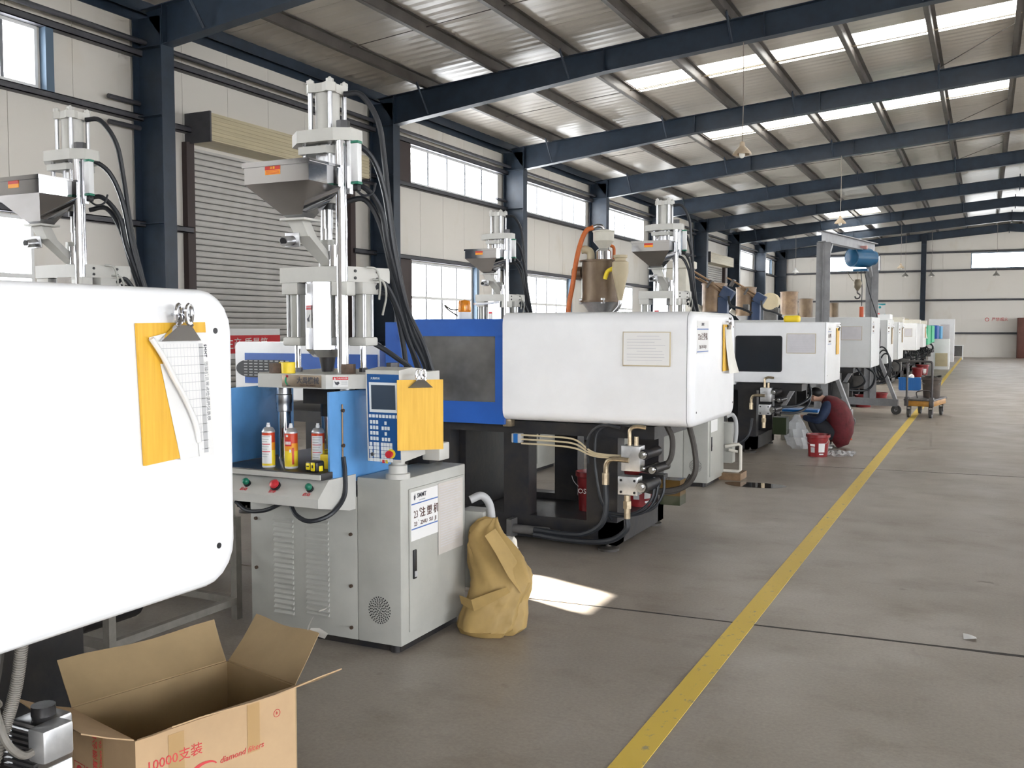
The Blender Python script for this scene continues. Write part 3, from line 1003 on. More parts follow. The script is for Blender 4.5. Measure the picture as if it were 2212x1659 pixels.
    for dy, dz in ((.09, .02), (.09, .055), (.23, .02), (.23, .055)):
        x = -2.885 + .085 * dy / .315
        upart(PB().hexnut((x, 3.985 + dy, MPZ0 + dz), .008, .006, (1, -.27, 0)), 'bolt', 'dark_steel', mid)
    for x, y in ((-3.215, 4.065), (-2.88, 4.17)):
        cyl = upart(PB().cyl((x, y, 1.505), (x, y, 1.725), .040, n=20), 'lift_cylinder', 'press_grey')
        for a in range(4):
            dx, dy = .047 * math.cos(PI / 4 + a * PI / 2), .047 * math.sin(PI / 4 + a * PI / 2)
            upart(PB().cyl((x + dx, y + dy, 1.47), (x + dx, y + dy, 1.73), .008, n=8), 'tie_rod', 'brushed', cyl)
        upart(PB().rbox(x - .056, x + .056, y - .056, y + .056, 1.462, 1.507, .010), 'cylinder_cap', 'press_face', cyl)
        upart(PB().cyl((x, y, 1.326), (x, y, 1.465), .016, n=14), 'piston_rod', 'chrome', cyl)
        upart(PB().hexnut((x, y, 1.327), .022, .022), 'rod_nut', 'dark_steel', cyl)
    # polished nozzle shield
    s0 = [(-3.115, 4.0), (-3.03, 3.955), (-2.965, 4.01), (-2.965, 4.12), (-3.115, 4.12)]
    s1 = [(-3.09, 4.03), (-3.03, 3.99), (-2.985, 4.03), (-2.985, 4.10), (-3.09, 4.10)]
    sh = upart(PB().frustum([(a, b_, 1.445) for a, b_ in s0], [(a, b_, 1.784) for a, b_ in s0]).frustum([(a, b_, 1.405) for a, b_ in s1], [(a, b_, 1.445) for a, b_ in s0]), 'nozzle_shield', 'hopper_steel', None, False)
    Ms = plane_M(px((-3.073, 3.9765, 1.60)), Vector((.085, -.045, 0)), (0, 0, 1))
    lb = quad_in(Ms, -.03, .03, -.045, .065, z=.001).build('danger_label', 'paper', sh, False)
    quad_in(Ms, -.03, .03, .045, .065, z=.0018).build('red_header', 'print_red', lb, False)
    if full:
        MB().prism([(-.02, .0), (-.004, .006), (.012, .022), (.016, .02), (.004, -.002), (.01, -.014), (-.012, -.014)], .002, .0026, 'z', M=Ms).build('warning_symbol', 'print', lb, False)
        text('DANGER', .013, 'paper', lb, Ms @ Matrix.Translation((.004, .055, .003)))
    upart(PB().cyl((-3.04, 4.08, 1.33), (-3.04, 4.08, 1.42), .03, .045, n=16), 'nozzle', 'dark_steel')
    # barrel, feed chute, injection rod
    upart(PB().cyl((-3.03, 4.09, MPZ1), (-3.03, 4.09, 2.00), .052, n=20), 'barrel', 'press_grey')
    upart(PB().cyl((-2.93, 4.0, MPZ1), (-2.93, 4.0, 1.965), .028, n=16), 'guide_sleeve', 'chrome')
    upart(PB().cyl((-3.03, 4.09, 2.0), (-3.03, 4.09, 2.30), .019, n=14).cyl((-3.03, 4.09, 2.06), (-3.03, 4.09, 2.16), .023, n=14), 'injection_rod', 'brushed')
    upart(PB().cyl((-3.03, 4.09, 2.155), (-3.03, 4.09, 2.185), .035, n=16), 'rod_collar', 'black')
    upart(PB().cyl((-3.03, 4.09, 2.185), (-3.03, 4.09, 2.34), .055, n=18), 'ram_housing', 'press_face')
    ch = upart(PB().frustum([(-3.09, 3.835, 2.075), (-3.0, 3.835, 2.075), (-3.0, 3.90, 2.075), (-3.09, 3.90, 2.075)], [(-3.05, 3.85, 2.0), (-2.975, 3.85, 2.0), (-2.975, 3.92, 2.0), (-3.05, 3.92, 2.0)])
               .frustum([(-3.06, 3.86, 2.0), (-2.975, 3.86, 2.0), (-2.975, 3.92, 2.0), (-3.06, 3.92, 2.0)], [(-3.01, 4.0, 1.866), (-2.94, 4.0, 1.866), (-2.94, 4.06, 1.866), (-3.01, 4.06, 1.866)]), 'feed_chute', 'press_face', None, False)
    fx = -3.035
    upart(PB().rbox(fx - .075, fx + .075, 3.80, 3.93, 2.075, 2.087, .002), 'chute_flange', 'press_face', ch)
    upart(PB().cyl((-3.07, 3.87, 1.985), (-3.07, 3.78, 1.972), .024, n=16).rbox(-3.115, -3.025, 3.845, 3.855, 1.95, 2.02, .002), 'drain_pipe', 'brushed', ch)
    upart(PB().cyl((-3.07, 3.7795, 1.972), (-3.07, 3.7785, 1.9717), .019, n=16), 'pipe_mouth', 'black', ch)
    # mirror steel hopper
    hx0, hx1, hy0, hy1 = -3.255, -2.868, 3.72, 3.99
    hz0, hz1 = 2.247, 2.338
    o4 = [(fx - .045, 3.82, 2.088), (fx + .045, 3.82, 2.088), (fx + .045, 3.91, 2.088), (fx - .045, 3.91, 2.088)]
    hop = upart(PB().box(hx0, hx1, hy0, hy1, hz0, hz1).frustum(o4, [(hx0, hy0, hz0), (hx1, hy0, hz0), (hx1, hy1, hz0), (hx0, hy1, hz0)]), 'hopper', 'hopper_steel', None, False)
    upart(PB().box(hx0 - .008, hx1 + .006, hy0 - .008, hy1 + .006, hz1, hz1 + .012).box(hx0 - .008, hx1 + .006, hy0 - .008, hy0, hz1 - .012, hz1), 'hopper_lid', 'hopper_steel', hop, False)
    wlab = upart(PB().box(-3.125, -3.035, hy0 - .0015, hy0 - .0005, 2.285, 2.325), 'warning_label', 'label_orange', hop, False)
    upart(PB().box(-3.125, -3.035, hy0 - .0025, hy0 - .0015, 2.307, 2.325), 'label_header', 'label_red', wlab, False)
    if full:
        text('注 意', .013, 'label_yellow', wlab, pM((-3.08, hy0 - .003, 2.316), (1, 0, 0), (0, 0, 1)))
        q = PB()
        for k in range(3):
            q.box(-3.12, -3.04, hy0 - .0025, hy0 - .0015, 2.289 + k * .006, 2.291 + k * .006)
        upart(q, 'printed_lines', 'label_red', wlab, False)
    # top plates, posts and injection cylinder
    upart(PB().prism([(-3.14, 3.99), (-2.97, 3.99), (-2.94, 4.02), (-2.94, 4.17), (-3.14, 4.17)], 2.425, 2.462), 'ram_plate', 'press_face', None, False)
    for x, y in ((-2.965, 4.02), (-3.12, 4.02)):
        upart(PB().cyl((x, y, 2.25), (x, y, 2.475), .013, n=12), 'guide_post', 'chrome')
    upart(PB().cyl((-3.03, 4.09, 2.34), (-3.03, 4.09, 2.475), .06, n=18), 'ram_collar', 'brushed')
    tp = upart(PB().prism([(-3.225, 4.05), (-3.12, 3.955), (-2.90, 3.955), (-2.825, 4.0), (-2.825, 4.10), (-2.93, 4.20), (-3.15, 4.27), (-3.225, 4.23)], 2.475, 2.536), 'top_plate', 'press_face', None, False)
    for x, y in ((-2.885, 4.02), (-3.165, 4.22)):
        upart(PB().hexnut((x, y, 2.536), .034, .04), 'column_nut', 'dark_steel', tp)
    ic = upart(PB().cyl((-3.03, 4.09, 2.536), (-3.03, 4.09, 2.76), .062, n=24), 'injection_cylinder', 'press_face')
    fl_ = [(-3.03 + r * math.cos(math.radians(a)), 4.09 + r * math.sin(math.radians(a))) for k in range(4) for a, r in ((k * 90 + 15, .074), (k * 90 + 32, .103), (k * 90 + 58, .103), (k * 90 + 75, .074))]
    upart(PB().prism(fl_, 2.733, 2.777), 'cylinder_head', 'press_face', ic, False)
    for a in range(4):
        dx, dy = .085 * math.cos(PI / 4 + a * PI / 2), .085 * math.sin(PI / 4 + a * PI / 2)
        upart(PB().cyl((-3.03 + dx, 4.09 + dy, 2.536), (-3.03 + dx, 4.09 + dy, 2.79), .012, n=10), 'tie_rod', 'brushed', ic)
        upart(PB().hexnut((-3.03 + dx, 4.09 + dy, 2.777), .020, .018).ball((-3.03 + dx, 4.09 + dy, 2.797), .009, 8, 5), 'rod_nut', 'press_face', ic)
    # position sensor
    ts = upart(PB().rbox(-2.815, -2.775, 3.985, 4.02, 2.27, 2.455, .003), 'position_sensor', 'white_plastic')
    upart(PB().rbox(-2.817, -2.773, 3.983, 4.022, 2.455, 2.468, .002), 'sensor_end', 'green_button', ts)
    upart(PB().rbox(-2.817, -2.773, 3.983, 4.022, 2.257, 2.27, .002), 'sensor_end', 'green_button', ts)
    upart(PB().rbox(-2.81, -2.78, 3.99, 4.02, 2.225, 2.257, .004), 'sensor_plug', 'black', ts)
    upart(PB().box(-2.85, -2.835, 4.0, 4.03, 2.215, 2.475), 'sensor_bracket', 'brushed', ts, False)
    upart(PB().tube([(-2.795, 4.005, 2.225), (-2.77, 4.03, 2.205), (-2.74, 4.06, 2.22), (-2.735, 4.08, 2.27)], .006, 6), 'sensor_cable', 'rubber', ts)
    # hydraulic hoses
    hs = [
        [(-2.95, 4.12, 2.735), (-2.87, 4.16, 2.73), (-2.81, 4.22, 2.60), (-2.80, 4.26, 2.40), (-2.79, 4.29, 2.15), (-2.78, 4.34, 1.9), (-2.76, 4.43, 1.6), (-2.74, 4.55, 1.40), (-2.72, 4.60, 1.25)],
        [(-2.90, 4.10, 2.50), (-2.82, 4.17, 2.42), (-2.79, 4.24, 2.25), (-2.775, 4.30, 1.95), (-2.76, 4.40, 1.66), (-2.73, 4.53, 1.45), (-2.70, 4.60, 1.25)],
        [(-2.97, 4.12, 2.26), (-2.86, 4.15, 2.27), (-2.80, 4.22, 2.16), (-2.785, 4.26, 1.98), (-2.78, 4.36, 1.75), (-2.77, 4.45, 1.53), (-2.75, 4.55, 1.37), (-2.74, 4.60, 1.25)],
        [(-2.97, 4.15, 2.20), (-2.88, 4.20, 2.21), (-2.82, 4.25, 2.08), (-2.80, 4.31, 1.86), (-2.79, 4.40, 1.62), (-2.78, 4.48, 1.44), (-2.77, 4.57, 1.25)],
        [(-2.84, 4.22, 1.76), (-2.81, 4.27, 1.78), (-2.78, 4.34, 1.66), (-2.77, 4.42, 1.50), (-2.76, 4.50, 1.37), (-2.75, 4.57, 1.25)],
        [(-2.84, 4.25, 1.74), (-2.80, 4.33, 1.70), (-2.79, 4.40, 1.5), (-2.79, 4.44, 1.34)],
        [(-2.86, 4.22, 1.48), (-2.82, 4.28, 1.44), (-2.79, 4.36, 1.39), (-2.78, 4.46, 1.34), (-2.78, 4.56, 1.25)],
    ]
    for h in hs:
        upart(PB().tube(h, .0145, 8, 5), 'hydraulic_hose', 'rubber')
    upart(PB().tube([(-2.82, 4.12, 1.86), (-2.79, 4.16, 1.85), (-2.78, 4.18, 1.78), (-2.80, 4.20, 1.70)], .006, 6).tube([(-2.81, 4.16, 1.80), (-2.775, 4.2, 1.79), (-2.77, 4.22, 1.72), (-2.80, 4.23, 1.62)], .006, 6), 'oil_pipe', 'press_grey')
    part(PB().rbox(-2.83, -2.69, 4.51, 4.66, .78, 1.27, .01), 'hose_manifold', 'oily_black')
    # control terminal on its swivel
    tm = part(PB().prism([(3.90, .912), (3.885, 1.352), (4.0, 1.364), (4.13, 1.35), (4.13, .93)], -2.672, -2.482, 'x'), 'control_terminal', 'press_face', None, False)
    Mt = plane_M(px((-2.577, 3.8935, 1.13)), (1, 0, 0), Vector((0, -.034, 1)))
    kp = quad_in(Mt, -.085, .09, -.198, .198, t=.0012).build('keypad', 'panel_blue', tm, False)
    if full:
        quad_in(Mt, -.074, .082, .020, .160, t=.002, z=.001).build('screen_bezel', 'light_key', kp, False)
        quad_in(Mt, -.062, .070, .034, .148, t=.001, z=.003).build('screen', 'screen', kp, False)
        text('大禹机械', .013, 'light_key', kp, Mt @ Matrix.Translation((-.04, .178, .0014)))
        keys = [(-.076 + k * .0185, -.002, .0135, .015) for k in range(9)]
        keys += [(-.072 + c * .0165, -.030 - r * .026, .012, .017) for r in range(4) for c in range(3)]
        keys += [(.008, -.034, .012, .016), (-.008, -.058, .012, .016), (.008, -.058, .012, .016), (.024, -.058, .012, .016), (.008, -.084, .012, .016)] + [(-.008 + c * .0165, -.11, .012, .016) for c in range(3)]
        keys += [(-.076 + c * .0162 + (.006 if c else 0) + (.008 if c > 2 else 0), -.134 - r * .0185, .0145, .0165) for c in range(7) for r in range(6) if not (r == 5 and c in (3, 4)) and r < 5]
        for kx, ky, kw, kh in keys:
            quad_in(Mt, kx - kw / 2 + .004, kx + kw / 2 + .004, ky - kh / 2 + .004, ky + kh / 2 + .004, t=.0016, z=.001).build('key', 'light_key', kp, False)
        for kx, m in ((-.012, 'print_red'), (.006, 'label_yellow')):
            quad_in(Mt, kx, kx + .014, -.226 + .008, -.210 + .008, t=.0016, z=.001).build('key', m, kp, False)
        Mk = Mt @ Matrix.Translation((.035, -.165 - .012, 0))
        es = MB().cyl((0, 0, 0), (0, 0, .02), .012, n=20).cyl((0, 0, .02), (0, 0, .03), .018, .016, n=20).build('emergency_stop', 'red_button', tm)
        es.matrix_local = Mt @ Matrix.Translation((.040, -.172, 0))
        MB().cyl((0, 0, 0), (0, 0, .004), .022, n=20).build('stop_collar', 'label_yellow', es)
        kl = MB().cyl((0, 0, 0), (0, 0, .008), .009, n=14).build('key_switch', 'brushed', tm)
        kl.matrix_local = Mt @ Matrix.Translation((-.062, -.178, 0))
        quad_in(Mt, -.083, -.062, -.155, -.142, t=.0016, z=.001).build('tag_plate', 'light_key', kp, False)
    part(PB().lathe([(.060, .82), (.060, .845), (.046, .848), (.046, .885), (.034, .890), (.034, .935)], (-2.565, 4.0, 0), 24), 'swivel_post', 'press_face')
    part(PB().rbox(-2.50, -2.40, 4.12, 4.22, .90, .985, .006), 'terminal_bracket', 'press_face')
    # conduit box behind the cabinet
    part(PB().rbox(-2.60, -2.44, 4.66, 4.80, .12, .55, .008), 'junction_box', 'press_grey')
    part(PB().tube([(-2.50, 4.62, .62), (-2.45, 4.66, .64), (-2.42, 4.70, .58), (-2.41, 4.70, .46), (-2.42, 4.70, .34)], .022, 10), 'conduit', 'grey_plastic')
    return p, up

press1, up1 = make_press(True)
def place_press(p, x, y, label, group='vertical presses'):
    p.location = (x, y, 0)
    tag(p, label, 'molding press', group)
place_press(press1, PAX * PK, PAY * PK, 'nearest grey vertical press with spray cans on its table and number sign on its cabinet')
pressB, upB = make_press(False)
for o in upB:
    o.location.z = .07
p3 = pressB
p2_ = copy_tree(pressB)
p0_ = copy_tree(pressB)
place_press(p3, -2.90, 9.42, 'grey vertical press beside the dark puddle, behind the white cover of the blue-doored machine')
place_press(p2_, -4.82, 9.55, 'grey vertical press whose hopper shows above the blue safety door')
place_press(p0_, -4.86, 4.06, 'leftmost grey vertical press, rising behind the nearest white machine cover')

# ================================================================== HORIZONTAL MOLDING MACHINES
def WB(o):
    """builder in world coordinates for the parts of a thing standing at o"""
    L = o.location.copy()
    return MB(lambda v: (v[0] - L.x, v[1] - L.y, v[2] - L.z))
def LM(o, p, right, up):
    return plane_M(Vector(p) - o.location, right, up)

def number_sign(m, no, y0, y1, z0, z1, x, small=False):
    s = WB(m).box(x, x + .0015, y0, y1, z0, z1).build('number_sign', 'paper', m, False)
    w, h = y1 - y0, z1 - z0
    ym = (y0 + y1) / 2
    f = lambda fz: (x + .002, ym, z0 + h * fz)
    text('SMMT', h * .12, 'print', s, LM(m, f(.88), (0, 1, 0), (0, 0, 1)))
    for fz in (.74, .06):
        WB(m).box(x + .0015, x + .0022, y0 + .005, y1 - .005, z0 + h * fz - .003, z0 + h * fz + .003).build('blue_rule', 'print_blue', s, False)
    text(no + '#注塑机', h * .24, 'print_brown', s, LM(m, f(.50), (0, 1, 0), (0, 0, 1)), xscale=min(1, w / (h * .24 * 4.6)))
    text(no + '# ZHU SU JI', h * .13, 'print_brown', s, LM(m, f(.20), (0, 1, 0), (0, 0, 1)), xscale=min(1, w / (h * .13 * 7.2)))
    return s

def notice(m, x0, x1, y, z0, z1, mt='grey_paper', frame=True):
    b = WB(m)
    if frame:
        fr = b.rbox(x0, x1, y - .012, y, z0, z1, .003).build('notice_board', 'cream_cone', m)
    else:
        fr = m
    p = WB(m).box(x0 + .006, x1 - .006, y - .0135, y - .012, z0 + .008, z1 - .006).build('notice_sheet', mt, fr, False)
    q = WB(m)
    n = 9
    for k in range(n):
        z = z1 - .03 - k * (z1 - z0 - .05) / n
        a = x0 + .03 + (.07 if k in (0, 5) else 0)
        q.box(a, x1 - .03 - random.uniform(0, .08), y - .0142, y - .0135, z - .0017, z + .0017)
    q.build('printed_lines', 'print_faint', p, False)['kind'] = 'stuff'
    return fr

def molder(label, y0, y1, z0, z1, xa=-3.09, xe=-1.70, r=.09, R=None, cover='machine_white', door='machine_white', window='dark_window',
           win=None, xd=-4.0, base_xe=-2.27, base_inset=.14, detail=True, no=None, inj=True, door_z=None, group='horizontal molding machines'):
    m = thing('molding_machine', label, 'molding machine', (-3.6, (y0 + y1) / 2, 0), 0, group)
    prof = rounded(y0, y1, z0, z1, r)
    R = R or max(.012, r * .9)
    WB(m).prism(prof, xa, xe - R - .004, 'x').build('clamp_cover', cover, m, angle=30)
    def ring(a):
        i = R * (1 - math.cos(a))
        return [(xe - R + R * math.sin(a), p, q) for p, q in rounded(y0 + i, y1 - i, z0 + i, z1 - i, max(.02, r - i * .3))]
    def loft(name, angs):
        b, n = WB(m), len(ring(0))
        vs = [v for a in angs for v in ring(a)]
        fs = [(k * n + j, k * n + (j + 1) % n, (k + 1) * n + (j + 1) % n, (k + 1) * n + j) for k in range(len(angs) - 1) for j in range(n)]
        fs += [list(range(n))[::-1], [(len(angs) - 1) * n + j for j in range(n)]]
        return b.add(vs, fs).build(name, cover, m, angle=50)
    e = loft('end_cap', [0, .25, .5, .75, 1.0])
    loft('end_panel', [1.03, 1.15, 1.3, 1.45, PI / 2])
    if detail:
        for yy, zz in ((y0 + .07, z1 - .10), (y0 + .07, z0 + .10), (y1 - .07, z1 - .10), (y1 - .07, z0 + .10)):
            WB(m).cyl((xe - .002, yy, zz), (xe + .0015, yy, zz), .0075, n=10).build('screw_hole', 'black', m)
    dz0, dz1 = door_z or (z0 - .03, z1 - .045)
    # safety door with its window
    if win is None or win[1] <= xa:
        dr = WB(m)
        if win:
            wx0, wx1, wz0, wz1 = win
            for a in ((xd, wx0, dz0, dz1), (wx1, xa - .004, dz0, dz1), (wx0, wx1, dz0, wz0), (wx0, wx1, wz1, dz1)):
                dr.box(a[0], a[1], y0 + .03, y0 + .06, a[2], a[3])
            dr.box(xd, xa, y0 + .06, y1 - .05, dz1 - .02, dz1)
        else:
            dr.box(xd, xa, y0 + .03, y1 - .05, dz0, dz1)
        d = dr.build('safety_door', door, m, False)
        if win:
            WB(m).box(wx0 - .0, wx1 + .0, y0 + .045, y0 + .052, wz0, wz1).build('window_pane', window, d, False)
            WB(m).box(wx0 - .3, wx1 + .2, y0 + .35, y0 + .40, dz0, dz1 - .03).build('inner_shield', 'frame_grey', m, False)
    else:
        wx0, wx1, wz0, wz1 = win
        d = WB(m).box(xd, xa, y0 + .02, y1 - .05, dz0, dz1).build('safety_door', door, m, False)
        wpoly = rounded(wx0, wx1, wz0, wz1, .03, 3)
        WB(m).prism(wpoly, y0 - .004, y0 + .002, 'y').build('window_frame', 'black', m)
        wpoly = rounded(wx0 + .012, wx1 - .012, wz0 + .012, wz1 - .012, .025, 3)
        WB(m).prism(wpoly, y0 - .006, y0 - .003, 'y').build('window_pane', window, m)
    if inj:
        WB(m).rbox(xd - 1.75, xd - .2, y0 + .10, y1 - .10, z0 + .08, z1 - .23, .05).build('injection_cover', 'machine_white', m)
        WB(m).box(xd - .2, xd, y0 + .15, y1 - .15, z0 - .02, z1 - .30).build('nozzle_housing', 'oily_black', m, False)
    # machine bed
    by0, by1 = y0 + base_inset, y1 + .06
    xl = xd - 1.7
    bed = WB(m).box(xl, base_xe, by0, by0 + .14, .04, .20).box(xl, base_xe, by1 - .14, by1, .04, .20).box(base_xe - .14, base_xe, by0, by1, .04, .20).box(xl, xl + .14, by0, by1, .04, .20).box(xl, base_xe - .14, by0 + .14, by1 - .14, .135, .155).build('bed_frame', 'oily_black', m, False)
    WB(m).box(xl, xe - .30, by0 - .02, by1 - .04, z0 - .10, z0 - .012).build('top_rail', 'oily_black', m, False)
    for x0, x1 in ((base_xe - .23, base_xe), (-3.15, -2.95), (-4.2, -3.6), (xl, xl + .2)):
        for yy in (by0 + .0, by1 - .14):
            if x0 == -4.2 and yy > by0:
                continue
            WB(m).box(x0, x1, yy, yy + .14, .20, z0 - .10).build('bed_post', 'oily_black', m, False)
    WB(m).box(-4.9, -3.55, by0 + .15, by1 - .15, .16, z0 - .12).build('oil_tank', 'oily_black', m, False)
    for x in (base_xe - .07, -3.5, xl + .1):
        for yy in (by0 + .02, by1 - .07):
            f = WB(m).lathe([(.075, 0), (.075, .018), (.06, .024), (.022, .03), (.022, .06)], (x, yy, 0), 16).build('levelling_foot', 'dusty_rubber', m)
    if no:
        number_sign(m, no, y0 + .06, y0 + .36, z1 - .28, z1 - .06, xe)
    return m

def valve_block(m, x, y, z):
    """hydraulic manifold with solenoid valves hung on the end of the bed; x, y, z its lower left front corner"""
    v = WB(m).rbox(x, x + .135, y, y + .10, z + .16, z + .33, .004).build('valve_manifold', 'alu', m)
    lw = WB(m).rbox(x - .015, x + .125, y - .02, y + .08, z, z + .125, .004).build('flange_block', 'alu', v)
    for dx, dz in ((.0, .02), (.095, .02), (.0, .10), (.095, .10)):
        WB(m).hexnut((x + dx + .008, y - .02, z + dz), .009, -.006, (0, 1, 0)).build('bolt', 'black', v)
    for dx, dz, r in ((.17, .28, .034), (.235, .185, .030), (.175, .19, .016), (.16, .065, .042)):
        a = Vector((x + dx, y - .06, z + dz))
        s = WB(m).cyl(a + Vector((0, .03, 0)), a + Vector((.035, .22, .01)), r, n=16).build('solenoid', 'oily_black', v)
        WB(m).cyl(a, a + Vector((0, .035, 0)), r * .8, n=14).cyl(a - Vector((0, .018, 0)), a, r * .45, n=10).build('solenoid_nut', 'chrome', v)
    for k, (dx, dz) in enumerate(((.045, .33), (.09, .33))):
        WB(m).cyl((x + dx, y + .05, z + dz), (x + dx, y + .05, z + dz + .06), .016, n=8).build('fitting', 'brass', v)
    WB(m).tube([(x + .045, y + .05, z + .38), (x + .045, y + .05, z + .43), (x + .08, y + .055, z + .455), (x + .15, y + .07, z + .45)], .014, 8).build('fitting_elbow', 'brass', v)
    WB(m).tube([(x + .06, y - .012, z + .235), (x - .06, y - .012, z + .235), (x - .10, y - .01, z + .20), (x - .105, y - .01, z + .12)], .018, 10, smooth=True).build('fitting_elbow', 'brass', v)
    WB(m).cyl((x - .105, y - .01, z + .14), (x - .105, y - .01, z + .06), .026, n=8).build('hose_ferrule', 'brass', v)
    WB(m).cyl((x + .05, y - .01, z), (x + .05, y - .01, z - .16), .022, n=8).cyl((x + .05, y - .01, z - .04), (x + .05, y - .01, z - .09), .03, n=6).build('hose_ferrule', 'brass', v)
    return v

# ---- the nearest machine: only its white end faces the camera
m1 = molder('nearest white machine cover filling the left edge, clipboard on its end', .72, 1.90, .912, 1.645, xa=-3.09, r=.10, R=.028, xd=-3.7, base_xe=-2.72, inj=False)
WB(m1).box(-3.7, -3.06, 1.98, 2.56, .02, .86).build('added_dark_box', 'oily_black', m1, False)  # black box added to darken the space below the cover
# ---- blue-doored machine
m2 = molder('white covered molding machine with a royal blue safety door and amber beacon', 6.20, 7.36, .897, 1.664, r=.075, R=.045, door='royal_blue', window='smoked_window',
            win=(-3.775, -3.165, 1.02, 1.495), xd=-3.98, no='22', door_z=(.862, 1.62), inj=False)
WB(m2).box(-4.12, -3.985, 6.26, 7.3, .87, 1.60).build('door_rail_cover', 'royal_blue', m2, False)
notice(m2, -2.185, -1.855, 6.20, 1.30, 1.53, 'paper')
ic = WB(m2).prism(rounded(-5.77, -4.30, .96, 1.44, .05), 6.45, 6.50, 'y').box(-5.7, -4.35, 6.5, 7.1, 1.0, 1.40).build('injection_cover', 'machine_white', m2)
WB(m2).box(-5.66, -4.32, 6.44, 6.451, 1.09, 1.345).build('blue_panel', 'royal_blue', ic, False)
gr = WB(m2).prism([(-5.55 + .15 * math.cos(a) - (.05 if math.cos(a) < 0 else -.28), 1.215 + .075 * math.sin(a)) for a in [2 * PI * k / 24 for k in range(24)]], 6.434, 6.441, 'y').build('vent_grille', 'black', ic)
sl = WB(m2)
for r_ in range(6):
    for c in range(9):
        WB(m2).box(-5.66 + c * .055, -5.625 + c * .055, 6.430, 6.4345, 1.155 + r_ * .024, 1.163 + r_ * .024).build('grille_slot', 'print_grey', gr, False)
# inside of the tool space
WB(m2).box(-3.72, -3.2, 6.75, 7.0, 1.0, 1.45).build('fixed_platen', 'frame_grey', m2, False)
# bed details
WB(m2).rbox(-3.12, -3.05, 6.26, 6.32, .845, .90, .006, M=None).build('door_catch', 'brass', m2)
va = WB(m2).rbox(-3.04, -2.97, 6.24, 6.30, .735, .80, .004).build('pilot_valve', 'grey_plastic', m2)
WB(m2).box(-3.022, -2.99, 6.235, 6.241, .735, .80).build('blue_band', 'crate_blue', va, False)
for k in range(3):
    z = .79 - .03 * k
    WB(m2).tube([(-2.97, 6.26, z), (-2.75, 6.25, z), (-2.55, 6.24, z - .01), (-2.40, 6.22, .70 - .012 * k), (-2.20, 6.21, .69 - .008 * k)], .007, 6).build('oil_pipe', 'cream_cone', m2)
vb = valve_block(m2, -2.185, 6.17, .435)
hoses2 = [
    [(-1.93, 6.36, .90), (-1.88, 6.34, .80), (-1.89, 6.30, .66), (-2.0, 6.28, .60), (-2.10, 6.30, .60)],
    [(-1.80, 6.45, .90), (-1.75, 6.42, .74), (-1.74, 6.40, .58), (-1.83, 6.40, .47), (-2.0, 6.36, .44), (-2.10, 6.32, .46)],
    [(-1.80, 6.50, .55), (-1.86, 6.45, .44), (-1.98, 6.40, .42), (-2.08, 6.36, .44)],
    [(-2.05, 6.24, .88), (-2.15, 6.26, .89), (-2.28, 6.26, .90), (-2.38, 6.24, .84), (-2.40, 6.24, .70), (-2.39, 6.24, .55), (-2.34, 6.22, .36), (-2.25, 6.18, .25)],
    [(-2.20, 6.20, .88), (-2.34, 6.2, .89), (-2.44, 6.22, .80), (-2.45, 6.24, .62)],
    [(-2.29, 6.16, .50), (-2.285, 6.16, .34), (-2.32, 6.16, .22), (-2.45, 6.18, .14), (-2.62, 6.20, .12), (-2.85, 6.22, .125)],
    [(-2.135, 6.16, .28), (-2.14, 6.16, .20), (-2.24, 6.16, .12), (-2.40, 6.17, .09), (-2.60, 6.18, .085), (-2.85, 6.22, .09)],
    [(-1.99, 6.28, .55), (-1.99, 6.26, .42), (-2.06, 6.24, .33), (-2.16, 6.22, .29), (-2.30, 6.2, .30)],
    [(-1.96, 6.30, .52), (-1.98, 6.28, .40), (-2.05, 6.26, .31), (-2.18, 6.24, .275), (-2.28, 6.2, .28)],
    [(-1.93, 6.32, .55), (-1.93, 6.30, .44), (-1.99, 6.28, .34), (-2.10, 6.26, .29)],
]
for i, h in enumerate(hoses2):
    WB(m2).tube(h, .020 if i in (0, 1, 5, 6) else .010, 8, 6).build('hydraulic_hose', 'dusty_rubber' if i in (0, 1, 2) else 'rubber', m2)
hy = WB(m2).cyl((-3.05, 6.26, .11), (-2.75, 6.25, .11), .032, n=12).box(-3.07, -3.03, 6.22, 6.32, .05, .18).build('ram_cylinder', 'frame_grey', m2)
WB(m2).cyl((-2.78, 6.25, .11), (-2.66, 6.24, .11), .022, n=8).build('fitting', 'brass', hy)
ob = WB(m2).box(-2.13, -1.98, 6.88, 7.03, .255, .325).build('drip_box', 'oil_dark', m2, False)
WB(m2).box(-2.13, -1.98, 6.88, 7.03, .325, .44).build('drip_box_upper', 'oil_amber', ob, False)
WB(m2).box(-2.30, -2.11, 6.9, 7.0, .42, .47).build('drip_bracket', 'oily_black', ob, False)
